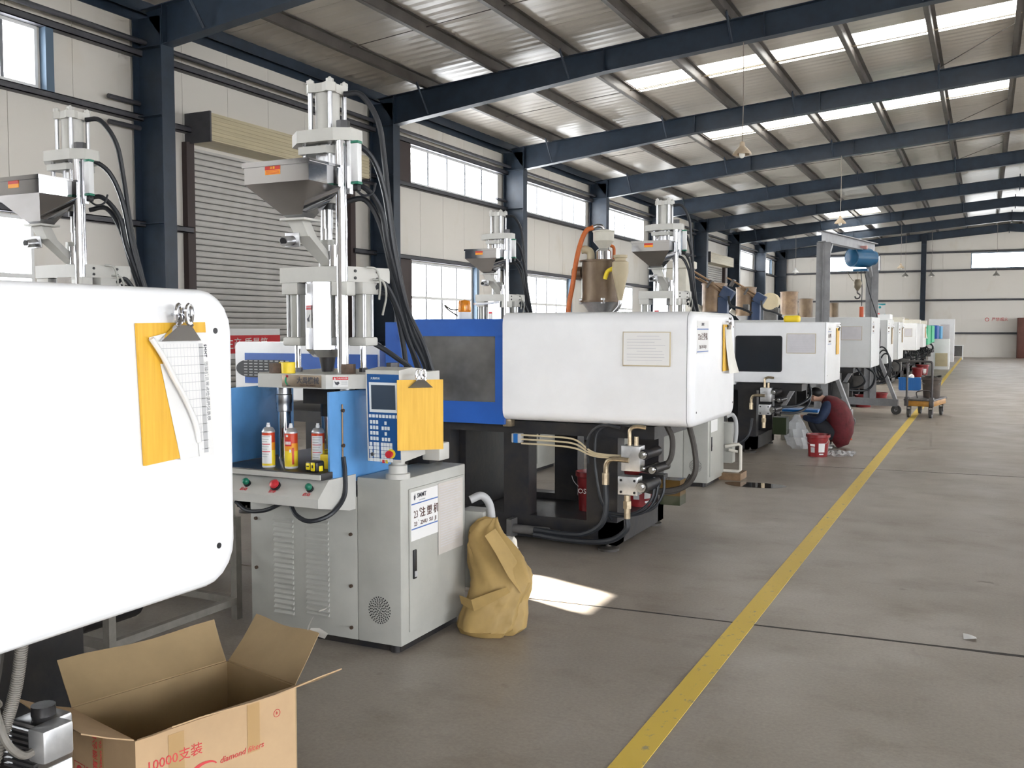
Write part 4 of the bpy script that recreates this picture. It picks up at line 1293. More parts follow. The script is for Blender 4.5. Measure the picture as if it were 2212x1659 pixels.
# amber beacon on its bracket
be = WB(m2).cyl((-3.70, 6.75, 1.60), (-3.70, 6.75, 1.68), .055, n=18).build('beacon_base', 'white_plastic', m2)
WB(m2).lathe([(.05, 1.68), (.052, 1.69), (.05, 1.745), (.044, 1.77), (.012, 1.778)], (-3.70, 6.75, 0), 18).build('beacon_lens', 'beacon_amber', be)
WB(m2).tube([(-3.74, 6.74, 1.70), (-3.80, 6.72, 1.70), (-3.86, 6.72, 1.735), (-3.84, 6.74, 1.70), (-3.74, 6.78, 1.63)], .006, 6).build('beacon_wire', 'dusty_rubber', be)
WB(m2).tube([(-3.64, 6.8, 1.745), (-3.60, 6.9, 1.75), (-3.52, 7.0, 1.765)], .010, 6).build('beacon_arm', 'white_plastic', be)
WB(m2).tube([(-3.98, 6.30, .87), (-3.95, 6.24, .80), (-3.88, 6.22, .75), (-3.82, 6.24, .80), (-3.80, 6.30, .88)], .007, 6).tube([(-3.99, 6.30, .87), (-3.96, 6.23, .83), (-3.91, 6.22, .82), (-3.86, 6.26, .87)], .006, 6).build('wiring_loop', 'wood', m2)

# ---- machine with the dark window
m3 = molder('white machine with a dark tinted window beside the squatting worker', 12.10, 13.32, .885, 1.63, xa=-2.80, r=.02, xd=-4.2, base_xe=-2.55, base_inset=.12,
            win=(-2.795, -2.222, 1.02, 1.465), no='21')
notice(m3, -2.17, -1.827, 12.10, 1.25, 1.492, 'grey_paper')
valve_block(m3, -2.46, 12.0, .50)
for h in ([(-2.0, 12.7, .86), (-1.96, 12.6, .70), (-2.08, 12.4, .60), (-2.25, 12.2, .585)], [(-1.98, 12.75, .80), (-1.98, 12.6, .60), (-2.08, 12.4, .51), (-2.25, 12.2, .51)],
          [(-2.85, 12.0, .12), (-2.7, 11.95, .13), (-2.58, 11.95, .25), (-2.55, 12.0, .45)]):
    WB(m3).tube(h, .016, 8, 6).build('hydraulic_hose', 'rubber', m3)
WB(m3).box(-2.42, -2.25, 12.6, 12.8, .2, .42).build('drip_box', 'oil_dark', m3, False)

# ---- the far row
far = [
    (17.20, 18.55, .895, 1.745, 'machine_lightgrey', 'pale grey machine straddled by the gantry crane', '20'),
    (20.10, 21.45, .87, 1.73, 'machine_lightgrey', 'pale grey machine just beyond the far leg of the gantry', '19'),
    (22.80, 24.15, .87, 1.70, 'machine_lightgrey', 'pale grey machine with black hoses looping under its end, behind the gantry', '18'),
    (29.00, 30.6, .95, 1.70, 'machine_white', 'white machine with a small notice, above the trolley handle', None),
    (32.20, 33.8, .98, 1.70, 'machine_white', 'white machine directly in front of the nearer green machine', None),
    (34.70, 36.7, 1.02, 1.66, 'green_cover', 'nearer of the two green machine covers', None),
    (37.60, 39.4, 1.05, 1.66, 'green_cover', 'farther of the two green machine covers, next to the blue one', None),
    (41.60, 43.4, 1.05, 1.68, 'royal_blue', 'dark blue machine cover beyond the green machines', None),
    (45.20, 47.0, 1.05, 1.66, 'sky_blue_cover', 'light blue machine cover, last in the row', None)]
FM = []
for i, (y0, y1, z0, z1, cm, lb, no) in enumerate(far):
    mm = molder(lb, y0, y1, z0, z1, xa=-3.0, r=.02, cover=cm, door=cm, xd=-4.2, base_xe=-2.35, detail=i < 3, no=no)
    FM.append(mm)
    for h in ([(-2.0, y0 + .5, z0), (-1.85, y0 + .55, z0 - .25), (-2.05, y0 + .6, z0 - .38), (-2.36, y0 + .5, z0 - .3)], [(-1.9, y0 + .8, z0), (-1.72, y0 + .8, z0 - .15), (-1.85, y0 + .85, z0 - .42), (-2.36, y0 + .7, z0 - .4)]):
        WB(mm).tube(h, .018, 6, 5).build('hydraulic_hose', 'rubber', mm)
    WB(mm).rbox(-2.36, -2.1, y0 + .3, y0 + .5, .35, .62, .02).build('valve_manifold', 'frame_grey', mm)
notice(FM[0], -2.19, -1.855, 17.20, 1.355, 1.59, 'grey_paper')
notice(FM[3], -2.02, -1.82, 29.0, 1.33, 1.56, 'grey_paper')
# ================================================================== HOPPERS, DRYERS, ROBOTS ON THE MACHINES
hd = thing('hopper_dryer', 'tall brown-stained hopper dryer with an orange hose and pale feeder on top', 'hopper dryer', (-4.83, 12.75, 1.40))
def hb():
    return MB(lambda v: (v[0], v[1], v[2] - 1.40))
dr_body = hb().lathe([(.265, 1.94), (.265, 2.475)], (0, 0, 0), 32).build('drying_drum', 'stained_steel', hd)
hb().lathe([(.30, 2.475), (.30, 2.495), (.2, 2.50)], (0, 0, 0), 32).lathe([(.30, 1.915), (.30, 1.94)], (0, 0, 0), 32).build('drum_rim', 'stained_steel', hd)
hb().lathe([(.10, 1.40), (.10, 1.70), (.265, 1.915)], (0, 0, 0), 28).build('drum_cone', 'brushed', hd)
for a in (0.4, 2.0, 3.6, 5.2):
    hb().rbox(.27 * math.cos(a) - .025, .27 * math.cos(a) + .025, .27 * math.sin(a) - .025, .27 * math.sin(a) + .025, 1.89, 1.97, .004).build('toggle_clamp', 'brushed', hd)
hb().tube([(-.13, -.05, 2.49), (-.13, -.06, 2.60), (-.19, -.08, 2.645), (-.25, -.10, 2.64)], .055, 12).build('exhaust_elbow', 'cream_cone', hd)
hb().cyl((-.26, .0, 2.33), (-.40, .02, 2.33), .09, n=16).build('blower_stub', 'stained_steel', hd)
ff = hb().lathe([(.11, 2.50), (.105, 2.62), (.06, 2.66)], (.04, 0, 0), 24).build('feeder_neck', 'hopper_steel', hd)
hb().lathe([(.06, 2.66), (.145, 2.76), (.145, 2.88), (.155, 2.885), (.155, 2.90), (.10, 2.915)], (.04, 0, 0), 24).build('feeder_cup', 'aged_white', hd)
hb().tube([(.04, 0, 2.91), (.02, -.02, 2.96), (-.04, -.04, 2.97), (-.09, -.06, 2.95)], .028, 10).build('feeder_elbow', 'brushed', hd)
hb().tube([(-.09, -.06, 2.95), (-.18, -.10, 2.90), (-.25, -.14, 2.72), (-.30, -.18, 2.45), (-.34, -.20, 2.15), (-.38, -.22, 1.90), (-.41, -.22, 1.60)], .034, 12).build('orange_hose', 'orange_hose', hd)
hb().tube([(.13, .05, 2.70), (.17, .06, 2.66), (.17, .06, 2.50)], .022, 10).build('return_hose', 'orange_hose', hd)
cy = thing('dust_cyclone', 'slim cream cyclone cone beside the brown dryer', 'cyclone', (-4.425, 12.42, 1.40))
hb().lathe([(.03, 1.93), (.075, 2.15), (.11, 2.30), (.11, 2.44), (.075, 2.46), (.075, 2.49), (.095, 2.50), (.095, 2.535)], (0, 0, 0), 24).build('cone', 'cream_cone', cy)
hb().tube([(0, 0, 1.95), (-.01, 0, 1.86), (-.08, 0, 1.78), (-.14, 0, 1.70), (-.14, 0, 1.40)], .028, 10).build('outlet_pipe', 'brushed', cy)
hb().tube([(-.10, 0, 2.36), (-.18, 0, 2.32), (-.22, 0, 2.22)], .03, 10).build('inlet_hose', 'label_yellow', cy)

def drum(label, x0, x1, y, z0, z1, m='stained_steel', lid=False, base=1.30):
    r = (x1 - x0) / 2
    d = thing('hopper_drum', label, 'drum', ((x0 + x1) / 2, y, base), 0, 'hoppers on the machines')
    MB().lathe([(r * .35, 0), (r * .4, z0 - base - .15), (r, z0 - base)], (0, 0, 0), 22).build('drum_cone', 'brushed', d)
    MB().lathe([(r, z0 - base), (r, z1 - base)], (0, 0, 0), 26).build('drum_wall', m, d)
    MB().lathe([(r * 1.05, z1 - base), (r * 1.05, z1 - base + .025), (r * .5, z1 - base + .04)], (0, 0, 0), 26).build('drum_lid', m, d)
    MB().cyl((-r * 1.0, 0, z0 - base + .04), (-r * 1.5, -.06, z0 - base + .12), .05, n=10).build('outlet_stub', 'aged_white', d)
    return d
drum('tall steel hopper drum under the nearer rack of rods', -4.76, -4.31, 17.9, 1.86, 2.36, 'bronze_drum', base=1.515)
drum('brown steel hopper drum under the farther rack of rods', -4.80, -4.38, 20.8, 1.82, 2.40, 'bronze_drum', base=1.500)
drum('tall golden-brown hopper drum left of the gantry leg', -5.55, -5.04, 29.8, 1.96, 2.62, 'bronze_drum', base=1.470)
drum('dark smoke-stained hopper drum touching the gantry leg', -5.56, -5.10, 33.0, 1.92, 2.50, 'stained_steel', base=1.470)
drum('small brown hopper drum seen through the gantry', -5.28, -4.95, 38.0, 1.98, 2.48, 'stained_steel', base=1.430)
pc = thing('pillar_cabinet', 'pale upright cabinet with a flared top behind the right-hand press', 'cabinet', (-4.45, 15.2, 0))
MB().rbox(-.2, .2, -.2, .2, 0, 2.5, .02).build('cabinet_body', 'aged_white', pc)
MB().rbox(-.26, .26, -.22, .22, 2.5, 2.62, .02).build('cabinet_top', 'aged_white', pc)

def takeout_robot(label, x, y, zt, L, zb):
    t = thing('takeout_robot', label, 'robot arm', (x, y, zb), 0, 'robot arms over the machines')
    d = Vector((-.83, 0, .50)).normalized()
    head = Vector((0, 0, zt - zb))
    Mh = d.to_track_quat('X', 'Z').to_matrix().to_4x4()
    MB().rbox(-.11, .11, -.10, .10, -.10, .10, .015).build('drive_head', 'robot_blue', t).matrix_local = Matrix.Translation(head) @ Mh
    for k, (dy, dz) in enumerate(((-.05, .04), (.05, .04), (0, -.05), (-.08, -.02))):
        a = head + Vector((0, dy, dz))
        MB().cyl(a, a + d * (L - .12 * k), .016, n=8).build('guide_rod', 'rust_rod', t)
    for f in (.45, .98):
        MB().rbox(-.02, .02, -.11, .11, -.09, .07, .006).build('rod_clamp', 'frame_grey', t).matrix_local = Matrix.Translation(head + d * L * f * .85) @ Mh
    MB().rbox(-.16, .02, -.08, .08, .0, zt - zb - .06, .02).build('pedestal', 'robot_blue', t)
    MB().cyl((.0, 0, 0), (.0, 0, .04), .10, n=14).build('pedestal_foot', 'oily_black', t)
    MB().tube([head + Vector((.05, -.1, -.05)), head + Vector((.10, -.14, -.22)), head + Vector((.30, -.12, -.28)), head + Vector((.48, -.1, -.36))], .022, 8).build('air_hose', 'rubber', t)
    MB().rbox(.30, .40, -.06, .06, zt - zb - .32, zt - zb - .20, .01).build('gripper', 'frame_grey', t)
    return t
takeout_robot('nearer take-out robot arm with long rusty rods and a blue drive head', -4.26, 17.75, 2.19, .95, 1.447)
takeout_robot('farther take-out robot arm with long rusty rods and a blue drive head', -4.27, 20.65, 2.18, .80, 1.432)
MBt = MB().tube([(-4.96, 17.7, 2.62), (-5.05, 17.6, 2.45), (-5.0, 17.6, 2.15), (-4.85, 17.6, 1.90), (-4.70, 17.6, 1.80)], .02, 8).build('robot_cable', 'rubber')
tag(MBt, 'black cable drooping from the upper end of the nearer rusty rods', 'cable')
fan = thing('blower_motor', 'tan blower motor between the robot arms and the golden drum', 'motor', (-4.60, 23.5, 1.475))
MB().cyl((0, -.15, .72), (0, .15, .72), .2, n=18).build('blower_casing', 'cream_cone', fan)
MB().rbox(-.16, .16, -.1, .1, 0, .60, .03).build('blower_stand', 'frame_grey', fan)

# ================================================================== SMALL THINGS NEAR THE CAMERA
def sheet(name, pts, m, parent, xf=None, t=.001, n=None):
    """thin polygon of 3-D points with a little thickness along n"""
    n = Vector(n or (1, 0, 0)) * t
    b = MB(xf)
    return b.frustum(pts, [tuple(Vector(p) + n) for p in pts]).build(name, m, parent, False)

def clip_hardware(parent, M, w=.075):
    """spring clip: M maps (right, up, out) with origin at the middle of its mouth"""
    cl = MB().frustum([M @ Vector(p) for p in ((-w, -.006, .002), (w, -.006, .002), (w * .30, .030, .004), (-w * .30, .030, .004))],
                      [M @ Vector(p) for p in ((-w, -.006, .008), (w, -.006, .008), (w * .30, .030, .020), (-w * .30, .030, .020))]).build('spring_clip', 'chrome', parent)
    for s in (-1, 1):
        pts = [M @ Vector((s * .012 + s * .010 * math.cos(a) , .055 + .022 * math.sin(a), .012 + (.008 if s > 0 else 0))) for a in [2 * PI * k / 12 for k in range(13)]]
        MB().tube(pts, .005, 6, 2).build('clip_ring', 'chrome', cl)
        MB().tube([M @ Vector((s * .022, .028, .018)), M @ Vector((s * .012, .045, .018)), M @ Vector((s * .012, .055, .014))], .005, 6, 3).build('clip_arm', 'chrome', cl)
    return cl

# ---- clipboard on the nearest machine
cb = thing('clipboard', 'yellow wooden clipboard with curled gridded sheets on the nearest white cover', 'clipboard', (-1.692, 1.69, 1.24), 0, 'clipboards')
def cbx(v):
    return (v[0] + 1.692, v[1] - 1.69, v[2] - 1.24)
X = -1.690
MB(cbx).frustum([(X - .008, 1.577, 1.562), (X - .008, 1.786, 1.566), (X - .008, 1.806, 1.252), (X - .008, 1.592, 1.242)], [(X, 1.577, 1.562), (X, 1.786, 1.566), (X, 1.806, 1.252), (X, 1.592, 1.242)]).build('board', 'yellow_board', cb, False)
under = sheet('under_sheet', [(X + .001, 1.64, 1.47), (X + .001, 1.72, 1.47), (X + .001, 1.795, 1.245), (X + .001, 1.697, 1.243)], 'paper', cb, cbx)
top_pts = [(1.605, 1.530), (1.655, 1.540), (1.788, 1.541), (1.793, 1.40), (1.803, 1.243), (1.755, 1.245), (1.752, 1.275), (1.735, 1.33), (1.70, 1.39), (1.665, 1.44), (1.635, 1.49)]
tops = sheet('grid_sheet', [(X + .004, a, b) for a, b in top_pts], 'paper', cb, cbx)
MB(cbx).tube([(X + .010, 1.607, 1.528), (X + .013, 1.637, 1.488), (X + .015, 1.667, 1.438), (X + .013, 1.702, 1.388), (X + .010, 1.737, 1.328), (X + .006, 1.752, 1.28)], .0065, 8, 4).build('curled_edge', 'paper', cb)
def left_lim(z):
    P = [(1.530, 1.615), (1.49, 1.645), (1.44, 1.675), (1.39, 1.710), (1.33, 1.745), (1.275, 1.758), (1.24, 1.76)]
    for (za, ya), (zb_, yb) in zip(P[:-1], P[1:]):
        if za >= z >= zb_:
            return ya + (yb - ya) * (za - z) / (za - zb_)
    return 1.76
for k in range(13):
    z = 1.505 - .0203 * k
    MB(cbx).box(X + .005, X + .0056, left_lim(z) + .004, 1.772 + .016 * (1.54 - z) / .3, z - .0006, z + .0006).build('grid_line', 'print_grey', tops, False)
for k in range(13):
    y = 1.625 + .0105 * k
    zt = 1.515
    zlow = min([z for z in [1.51 - .004 * j for j in range(66)] if left_lim(z) + .004 < y + .012 * (1.54 - z) / .3] or [1.5])
    MB(cbx).add([(X + .0052, y, zt), (X + .0052, y + .0009, zt), (X + .0052, y + .0009 + .014 * (zt - zlow) / .3, zlow), (X + .0052, y + .014 * (zt - zlow) / .3, zlow)], [(0, 1, 2, 3)]).build('grid_line', 'print_faint', tops, False)
MB(cbx).frustum([(X + .0052, 1.757, 1.515), (X + .0052, 1.770, 1.515), (X + .0052, 1.784, 1.252), (X + .0052, 1.770, 1.252)], [(X + .0056, 1.757, 1.515), (X + .0056, 1.770, 1.515), (X + .0056, 1.784, 1.252), (X + .0056, 1.770, 1.252)]).build('shaded_column', 'print_grey', tops, False)
text('SMMT', .012, 'print', tops, plane_M(cbx((X + .006, 1.778, 1.497)), (0, .05, -1), (0, 1, .05)))
text('注塑机日常点检保养记录表', .012, 'print_grey', tops, plane_M(cbx((X + .006, 1.783, 1.40)), (0, .05, -1), (0, 1, .05)))
clip_hardware(cb, plane_M(cbx((X + .006, 1.695, 1.528)), (0, 1, 0), (0, 0, 1)), .062)
hk = MB(cbx).cyl((X - .03, 1.69, 1.583), (X + .018, 1.69, 1.583), .004, n=8).build('hook_screw', 'chrome', cb)

# ---- clipboard on the control terminal of the nearest press
cb2 = thing('clipboard', 'bare yellow clipboard hanging beside the press control keypad', 'clipboard', (-2.335, 3.835, .99), 0, 'clipboards')
rt = Vector((.165, .155, 0)).normalized()
Mc = plane_M((0, 0, 0), rt, (0, 0, 1))
MB().box(-.108, .108, 0, .325, -.006, 0, M=Mc).build('board', 'yellow_board', cb2, False)
clip_hardware(cb2, Mc @ Matrix.Translation((0, .295, 0)), .058)
MB().cyl(Mc @ Vector((0, .345, -.09)), Mc @ Vector((0, .345, .016)), .004, n=8).build('hook_screw', 'chrome', cb2)

def hung_clipboard(label, y, z0, h, x, paper=True, bm='yellow_board'):
    c = thing('clipboard', label, 'clipboard', (x, y, z0), 0, 'clipboards')
    MB().box(0, .008, -.11, .11, 0, h).build('board', bm, c, False)
    if paper:
        pts = []
        b = MB()
        n = 6
        vs, fs = [], []
        for i in range(n + 1):
            t = i / n
            for s in (-.09, .105):
                vs.append((.010 + .05 * t ** 2 * (1 if s > 0 else .5), s + .05 * t, h - .02 - (h - .0) * t))
        fs = [(2 * i, 2 * i + 1, 2 * i + 3, 2 * i + 2) for i in range(n)]
        b.add(vs, fs)
        b.build('paper_sheet', 'aged_white', c)
    clip_hardware(c, plane_M((.010, 0, h - .03), (0, 1, 0), (0, 0, 1)), .05)
    MB().cyl((-.004, 0, h + .02), (.03, 0, h + .02), .004, n=6).build('hook_screw', 'chrome', c)
    return c
hung_clipboard('yellow clipboard with loose paper on the end of the blue-doored machine', 7.06, 1.245, .335, -1.695)
hung_clipboard('plain yellow clipboard on the end of the machine with the dark window', 12.98, 1.225, .335, -1.695, False)
hung_clipboard('brown clipboard on the end of the pale machine just past the gantry', 21.0, 1.24, .335, -1.695, False, 'wood')
hung_clipboard('brown clipboard on the end of the pale machine with looping hoses', 23.7, 1.24, .335, -1.695, False, 'wood')
hung_clipboard('white-papered clipboard on the white machine before the green ones', 33.2, 1.26, .335, -1.695, True)

# ---- open cardboard carton
A, Bc, Cc = Vector((-2.105, 1.924, 0)), Vector((-2.471, 2.011, 0)), Vector((-1.969, 2.459, 0))
HB = .40
uA, uC = (Bc - A), (Cc - A)
D = Bc + Cc - A
box = thing('cardboard_box', 'open brown cardboard carton on the floor below the nearest machine', 'box', tuple((A + D) / 2))
O = (A + D) / 2
T = .005
def bxp(s, t, z):
    return tuple(A + uA * s + uC * t + Vector((0, 0, z)) - O)
def wall_(name, s0, t0, s1, t1, m=('cardboard')):
    return MB().frustum([bxp(s0, t0, 0.002), bxp(s1, t0, 0.002), bxp(s1, t1, 0.002), bxp(s0, t1, 0.002)], [bxp(s0, t0, HB), bxp(s1, t0, HB), bxp(s1, t1, HB), bxp(s0, t1, HB)]).build(name, m, box, False)
e1, e2 = T / uA.length, T / uC.length
wAB = wall_('carton_side', 0, 0, 1, e2)
wAC = wall_('carton_side', 0, e2, e1, 1 - e2)
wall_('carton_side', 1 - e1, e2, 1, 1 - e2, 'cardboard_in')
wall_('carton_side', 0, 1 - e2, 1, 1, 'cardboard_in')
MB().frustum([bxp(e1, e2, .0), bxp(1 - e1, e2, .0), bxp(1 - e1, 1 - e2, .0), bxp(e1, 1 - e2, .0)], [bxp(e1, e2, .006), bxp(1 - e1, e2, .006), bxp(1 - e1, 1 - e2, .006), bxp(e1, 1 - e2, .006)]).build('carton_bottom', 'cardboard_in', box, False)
nAB, nAC = Vector((uA.y, -uA.x, 0)).normalized(), Vector((uC.y, -uC.x, 0)).normalized()
if nAB.dot(uC) > 0:
    nAB = -nAB
if nAC.dot(uA) > 0:
    nAC = -nAC
def flap(name, p, q, out, rise, m, trim=.006, skew=(0, 0)):
    p, q = Vector(p), Vector(q)
    d = (q - p).normalized()
    a, b_ = p + d * trim, q - d * trim
    c_, e_ = b_ + out + Vector((0, 0, rise)) + d * skew[1], a + out + Vector((0, 0, rise)) + d * skew[0]
    # two-segment flap with a slight bend and a wavy edge
    n = out.cross(d).normalized() * .004
    if n.z < 0:
        n = -n
    k = 7
    vs, fs = [], []
    for i in range(k + 1):
        t = i / k
        r0, r1 = a.lerp(b_, t), e_.lerp(c_, t)
        mid = r0.lerp(r1, .5) + Vector((0, 0, .004 * math.sin(t * 5)))
        r1 = r1 + Vector((0, 0, .006 * math.sin(t * 7 + 1)))
        for s in (r0, mid, r1):
            vs += [s, s + n]
    for i in range(k):
        o, o2 = i * 6, (i + 1) * 6
        for j in (0, 2):
            fs += [(o + j, o + j + 2, o2 + j + 2, o2 + j), (o + j + 1, o2 + j + 1, o2 + j + 3, o + j + 3)]
        fs += [(o + 4, o + 5, o2 + 5, o2 + 4), (o, o2, o2 + 1, o + 1)]
    for o in (0, k * 6):
        fs += [(o, o + 2, o + 3, o + 1), (o + 2, o + 4, o + 5, o + 3)]
    return MB().add(vs, fs).build(name, m, box, True)
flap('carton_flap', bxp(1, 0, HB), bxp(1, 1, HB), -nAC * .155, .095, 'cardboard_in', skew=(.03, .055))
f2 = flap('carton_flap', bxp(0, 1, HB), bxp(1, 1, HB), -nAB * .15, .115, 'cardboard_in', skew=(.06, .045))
flap('carton_flap', bxp(0, 0, HB), bxp(1, 0, HB), nAB * .15, .062, 'cardboard', skew=(.0, .03))
flap('carton_flap', bxp(0, 0, HB), bxp(0, 1, HB), nAC * .15, .066, 'cardboard', skew=(.02, .07))
# print and tape on the two visible sides
rAC = uC.normalized()
MA = plane_M(Vector(bxp(0, 0, 0)) + nAC * .0012, rAC, (0, 0, 1))
text('10000支装', .040, 'box_print', wAC, MA @ Matrix.Translation((.120, .312, 0)))
text('diamond filters', .026, 'box_print', wAC, MA @ Matrix.Translation((.345, .252, 0)), shear=.25)
text('TIPS-18', .022, 'box_print', wAC, MA @ Matrix.Translation((.29, .195, 0)))
sw = [(.065 * math.cos(a), .036 * math.sin(a)) for a in [math.radians(20 + 16 * k) for k in range(14)]] + [(.012 + .046 * math.cos(a), .003 + .022 * math.sin(a)) for a in [math.radians(228 - 16 * k) for k in range(14)]]
MB().prism(sw, 0, .0006, 'z', M=MA @ Matrix.Translation((.213, .243, 0)) @ Matrix.Diagonal((.72, .72, 1, 1))).build('swoosh_logo', 'box_print', wAC, False)
rg = MA @ Matrix.Translation((.475, .335, 0))
MB().tube([rg @ Vector((.012 * math.cos(a), .012 * math.sin(a), 0)) for a in [2 * PI * k / 14 for k in range(15)]], .001, 4, 1).build('ring_mark', 'box_print', wAC)
text('R', .014, 'box_print', wAC, rg)
for x0, x1, z0, z1 in ((.10, .15, .0, .385), (.365, .41, .24, .395)):
    quad_in(MA, x0, x1, z0, z1, t=.0004).build('tape_strip', 'cardboard_tape', wAC, False)
rAB = -uA.normalized()
MBm = plane_M(Vector(bxp(1, 0, 0)) + nAB * .0012, rAB, (0, 0, 1))
quad_in(MBm, .14, .20, 0, .385, t=.0004).build('tape_strip', 'cardboard_tape', wAB, False)
text('业有限公司', .03, 'box_print', wAB, MBm @ Matrix.Translation((.155, .30, .0008)) @ Matrix.Rotation(PI / 2, 4, 'Z'))
text('e Tobacco Co.', .018, 'box_print', wAB, MBm @ Matrix.Translation((.185, .30, .0008)) @ Matrix.Rotation(PI / 2, 4, 'Z'))
for k in range(3):
    q = MBm @ Matrix.Translation((.055 + .075 * k, .215, 0))
    for a in ((-.032, .032, .03, .032), (-.032, .032, -.032, -.03), (-.032, -.03, -.032, .032), (.03, .032, -.032, .032)):
        quad_in(q, a[0], a[1], a[2], a[3], t=.0005).build('handling_mark', 'box_print', wAB, False)
MB().cyl((0, 0, 0), (0, 0, .0006), .018, n=16).build('red_dot', 'box_print', wAB, False).matrix_local = MBm @ Matrix.Translation((.055, .222, 0))
quad_in(MBm, .05, .06, .185, .22, t=.0005).build('umbrella_stem', 'box_print', wAB, False)
# torn tape standing on the back flap
tp0 = Vector(bxp(.35, 1, HB)) - nAB * .145 + Vector((0, 0, .108))
vs, fs = [], []
for i, (a, z) in enumerate(((0, 0), (.004, .03), (.012, .055), (.03, .075), (.055, .085))):
    for s in (0, .035):
        vs.append(tp0 + uA.normalized() * -(a + s * .3) + nAB * (-.01 * i) + Vector((0, 0, z + s * .25)))
fs = [(2 * i, 2 * i + 1, 2 * i + 3, 2 * i + 2) for i in range(4)]
MB().add(vs, fs).build('torn_tape', 'clear_tape', box)
vs = [Vector(bxp(.10 + .12 * i, 1, HB)) - nAB * .15 + Vector((0, 0, .11 + dz)) for i, dz in ((0, 0), (1, .0), (2, 0))] + [Vector(bxp(.10 + .12 * i, 1, HB)) - nAB * .165 + Vector((0, 0, .12 + dz)) for i, dz in ((0, .004), (1, .014), (2, .005))]
MB().add(vs, [(0, 1, 4, 3), (1, 2, 5, 4)]).build('torn_tape', 'clear_tape', box)

# ---- crumpled kraft sack leaning on the press cabinet
ks = thing('kraft_sack', 'crumpled brown kraft paper sack slumped against the press cabinet', 'sack', (-2.24, 4.42, 0))
rnd = random.Random(11)
levels = [  # z, centre x, centre y, rx, ry
    (.002, -2.265, 4.36, .160, .120), (.03, -2.26, 4.37, .185, .145), (.08, -2.25, 4.39, .175, .145), (.14, -2.24, 4.41, .158, .135), (.20, -2.225, 4.42, .160, .140),
    (.26, -2.22, 4.44, .165, .135), (.32, -2.245, 4.45, .155, .12), (.38, -2.275, 4.46, .135, .10), (.43, -2.305, 4.47, .118, .08), (.48, -2.33, 4.48, .092, .055), (.525, -2.325, 4.49, .060, .03), (.56, -2.29, 4.495, .014, .012)]
N = 26
lv2 = []
for (l0, l1) in zip(levels[:-1], levels[1:]):
    for t in (0, .5):
        lv2.append(tuple(p + (q - p) * t for p, q in zip(l0, l1)))
lv2.append(levels[-1])
N = 44
vs, fs = [], []
cre = [(rnd.uniform(0, 6.28), rnd.uniform(0, .5), rnd.uniform(-3, 3), rnd.uniform(.10, .22)) for _ in range(9)]
for i, (z, cx, cy, rx, ry) in enumerate(lv2):
    for k in range(N):
        a = 2 * PI * k / N
        w = 1 + .07 * math.sin(3 * a + 5 * z) + .04 * math.sin(5 * a - 9 * z)
        for (a0, z0, tilt, wd) in cre:       # creases: narrow valleys running across the sack
            d = (a - a0 - tilt * (z - z0) * 2 + PI) % (2 * PI) - PI
            w -= .085 * math.exp(-(d / wd) ** 2) - .05 * math.exp(-((d - wd * 1.6) / wd) ** 2)
        if i == 0:
            w = min(w, 1)
        x, y = cx + rx * w * math.cos(a), cy + ry * w * math.sin(a)
        zz = z + (.018 * math.sin(2 * a + 1) + .008 * math.sin(7 * a + 20 * z) if 2 < i < len(lv2) - 1 else 0)
        vs.append((max(x, -2.435) + 2.24, y - 4.42, max(.001, zz)))
for i in range(len(lv2) - 1):
    for k in range(N):
        j = (k + 1) % N
        fs.append((i * N + k, i * N + j, (i + 1) * N + j, (i + 1) * N + k))
fs += [list(reversed(range(N))), [(len(lv2) - 1) * N + k for k in range(N)]]
MB().add(vs, fs).build('sack_body', 'kraft', ks, True, 42)
def fold(pts, w):
    vs, fs = [], []
    for i, p in enumerate(pts):
        p = Vector(p) - Vector((2.24 * -1, 4.42, 0))
        vs += [p, p + Vector(w[i])]
    fs = [(2 * i, 2 * i + 1, 2 * i + 3, 2 * i + 2) for i in range(len(pts) - 1)]
    return MB().add(vs, fs)
fold([(-2.26, 4.33, .50), (-2.20, 4.33, .42), (-2.13, 4.34, .30), (-2.07, 4.36, .22)], [(.03, .06, .03), (.03, .08, .02), (.03, .1, .02), (.01, .08, .03)]).build('sack_flap', 'kraft', ks)
fold([(-2.37, 4.26, .20), (-2.29, 4.24, .19), (-2.20, 4.26, .23), (-2.12, 4.30, .26)], [(0, .02, -.05), (.01, .01, -.06), (.01, .02, -.05), (.01, .02, -.03)]).build('sack_fold', 'kraft', ks)

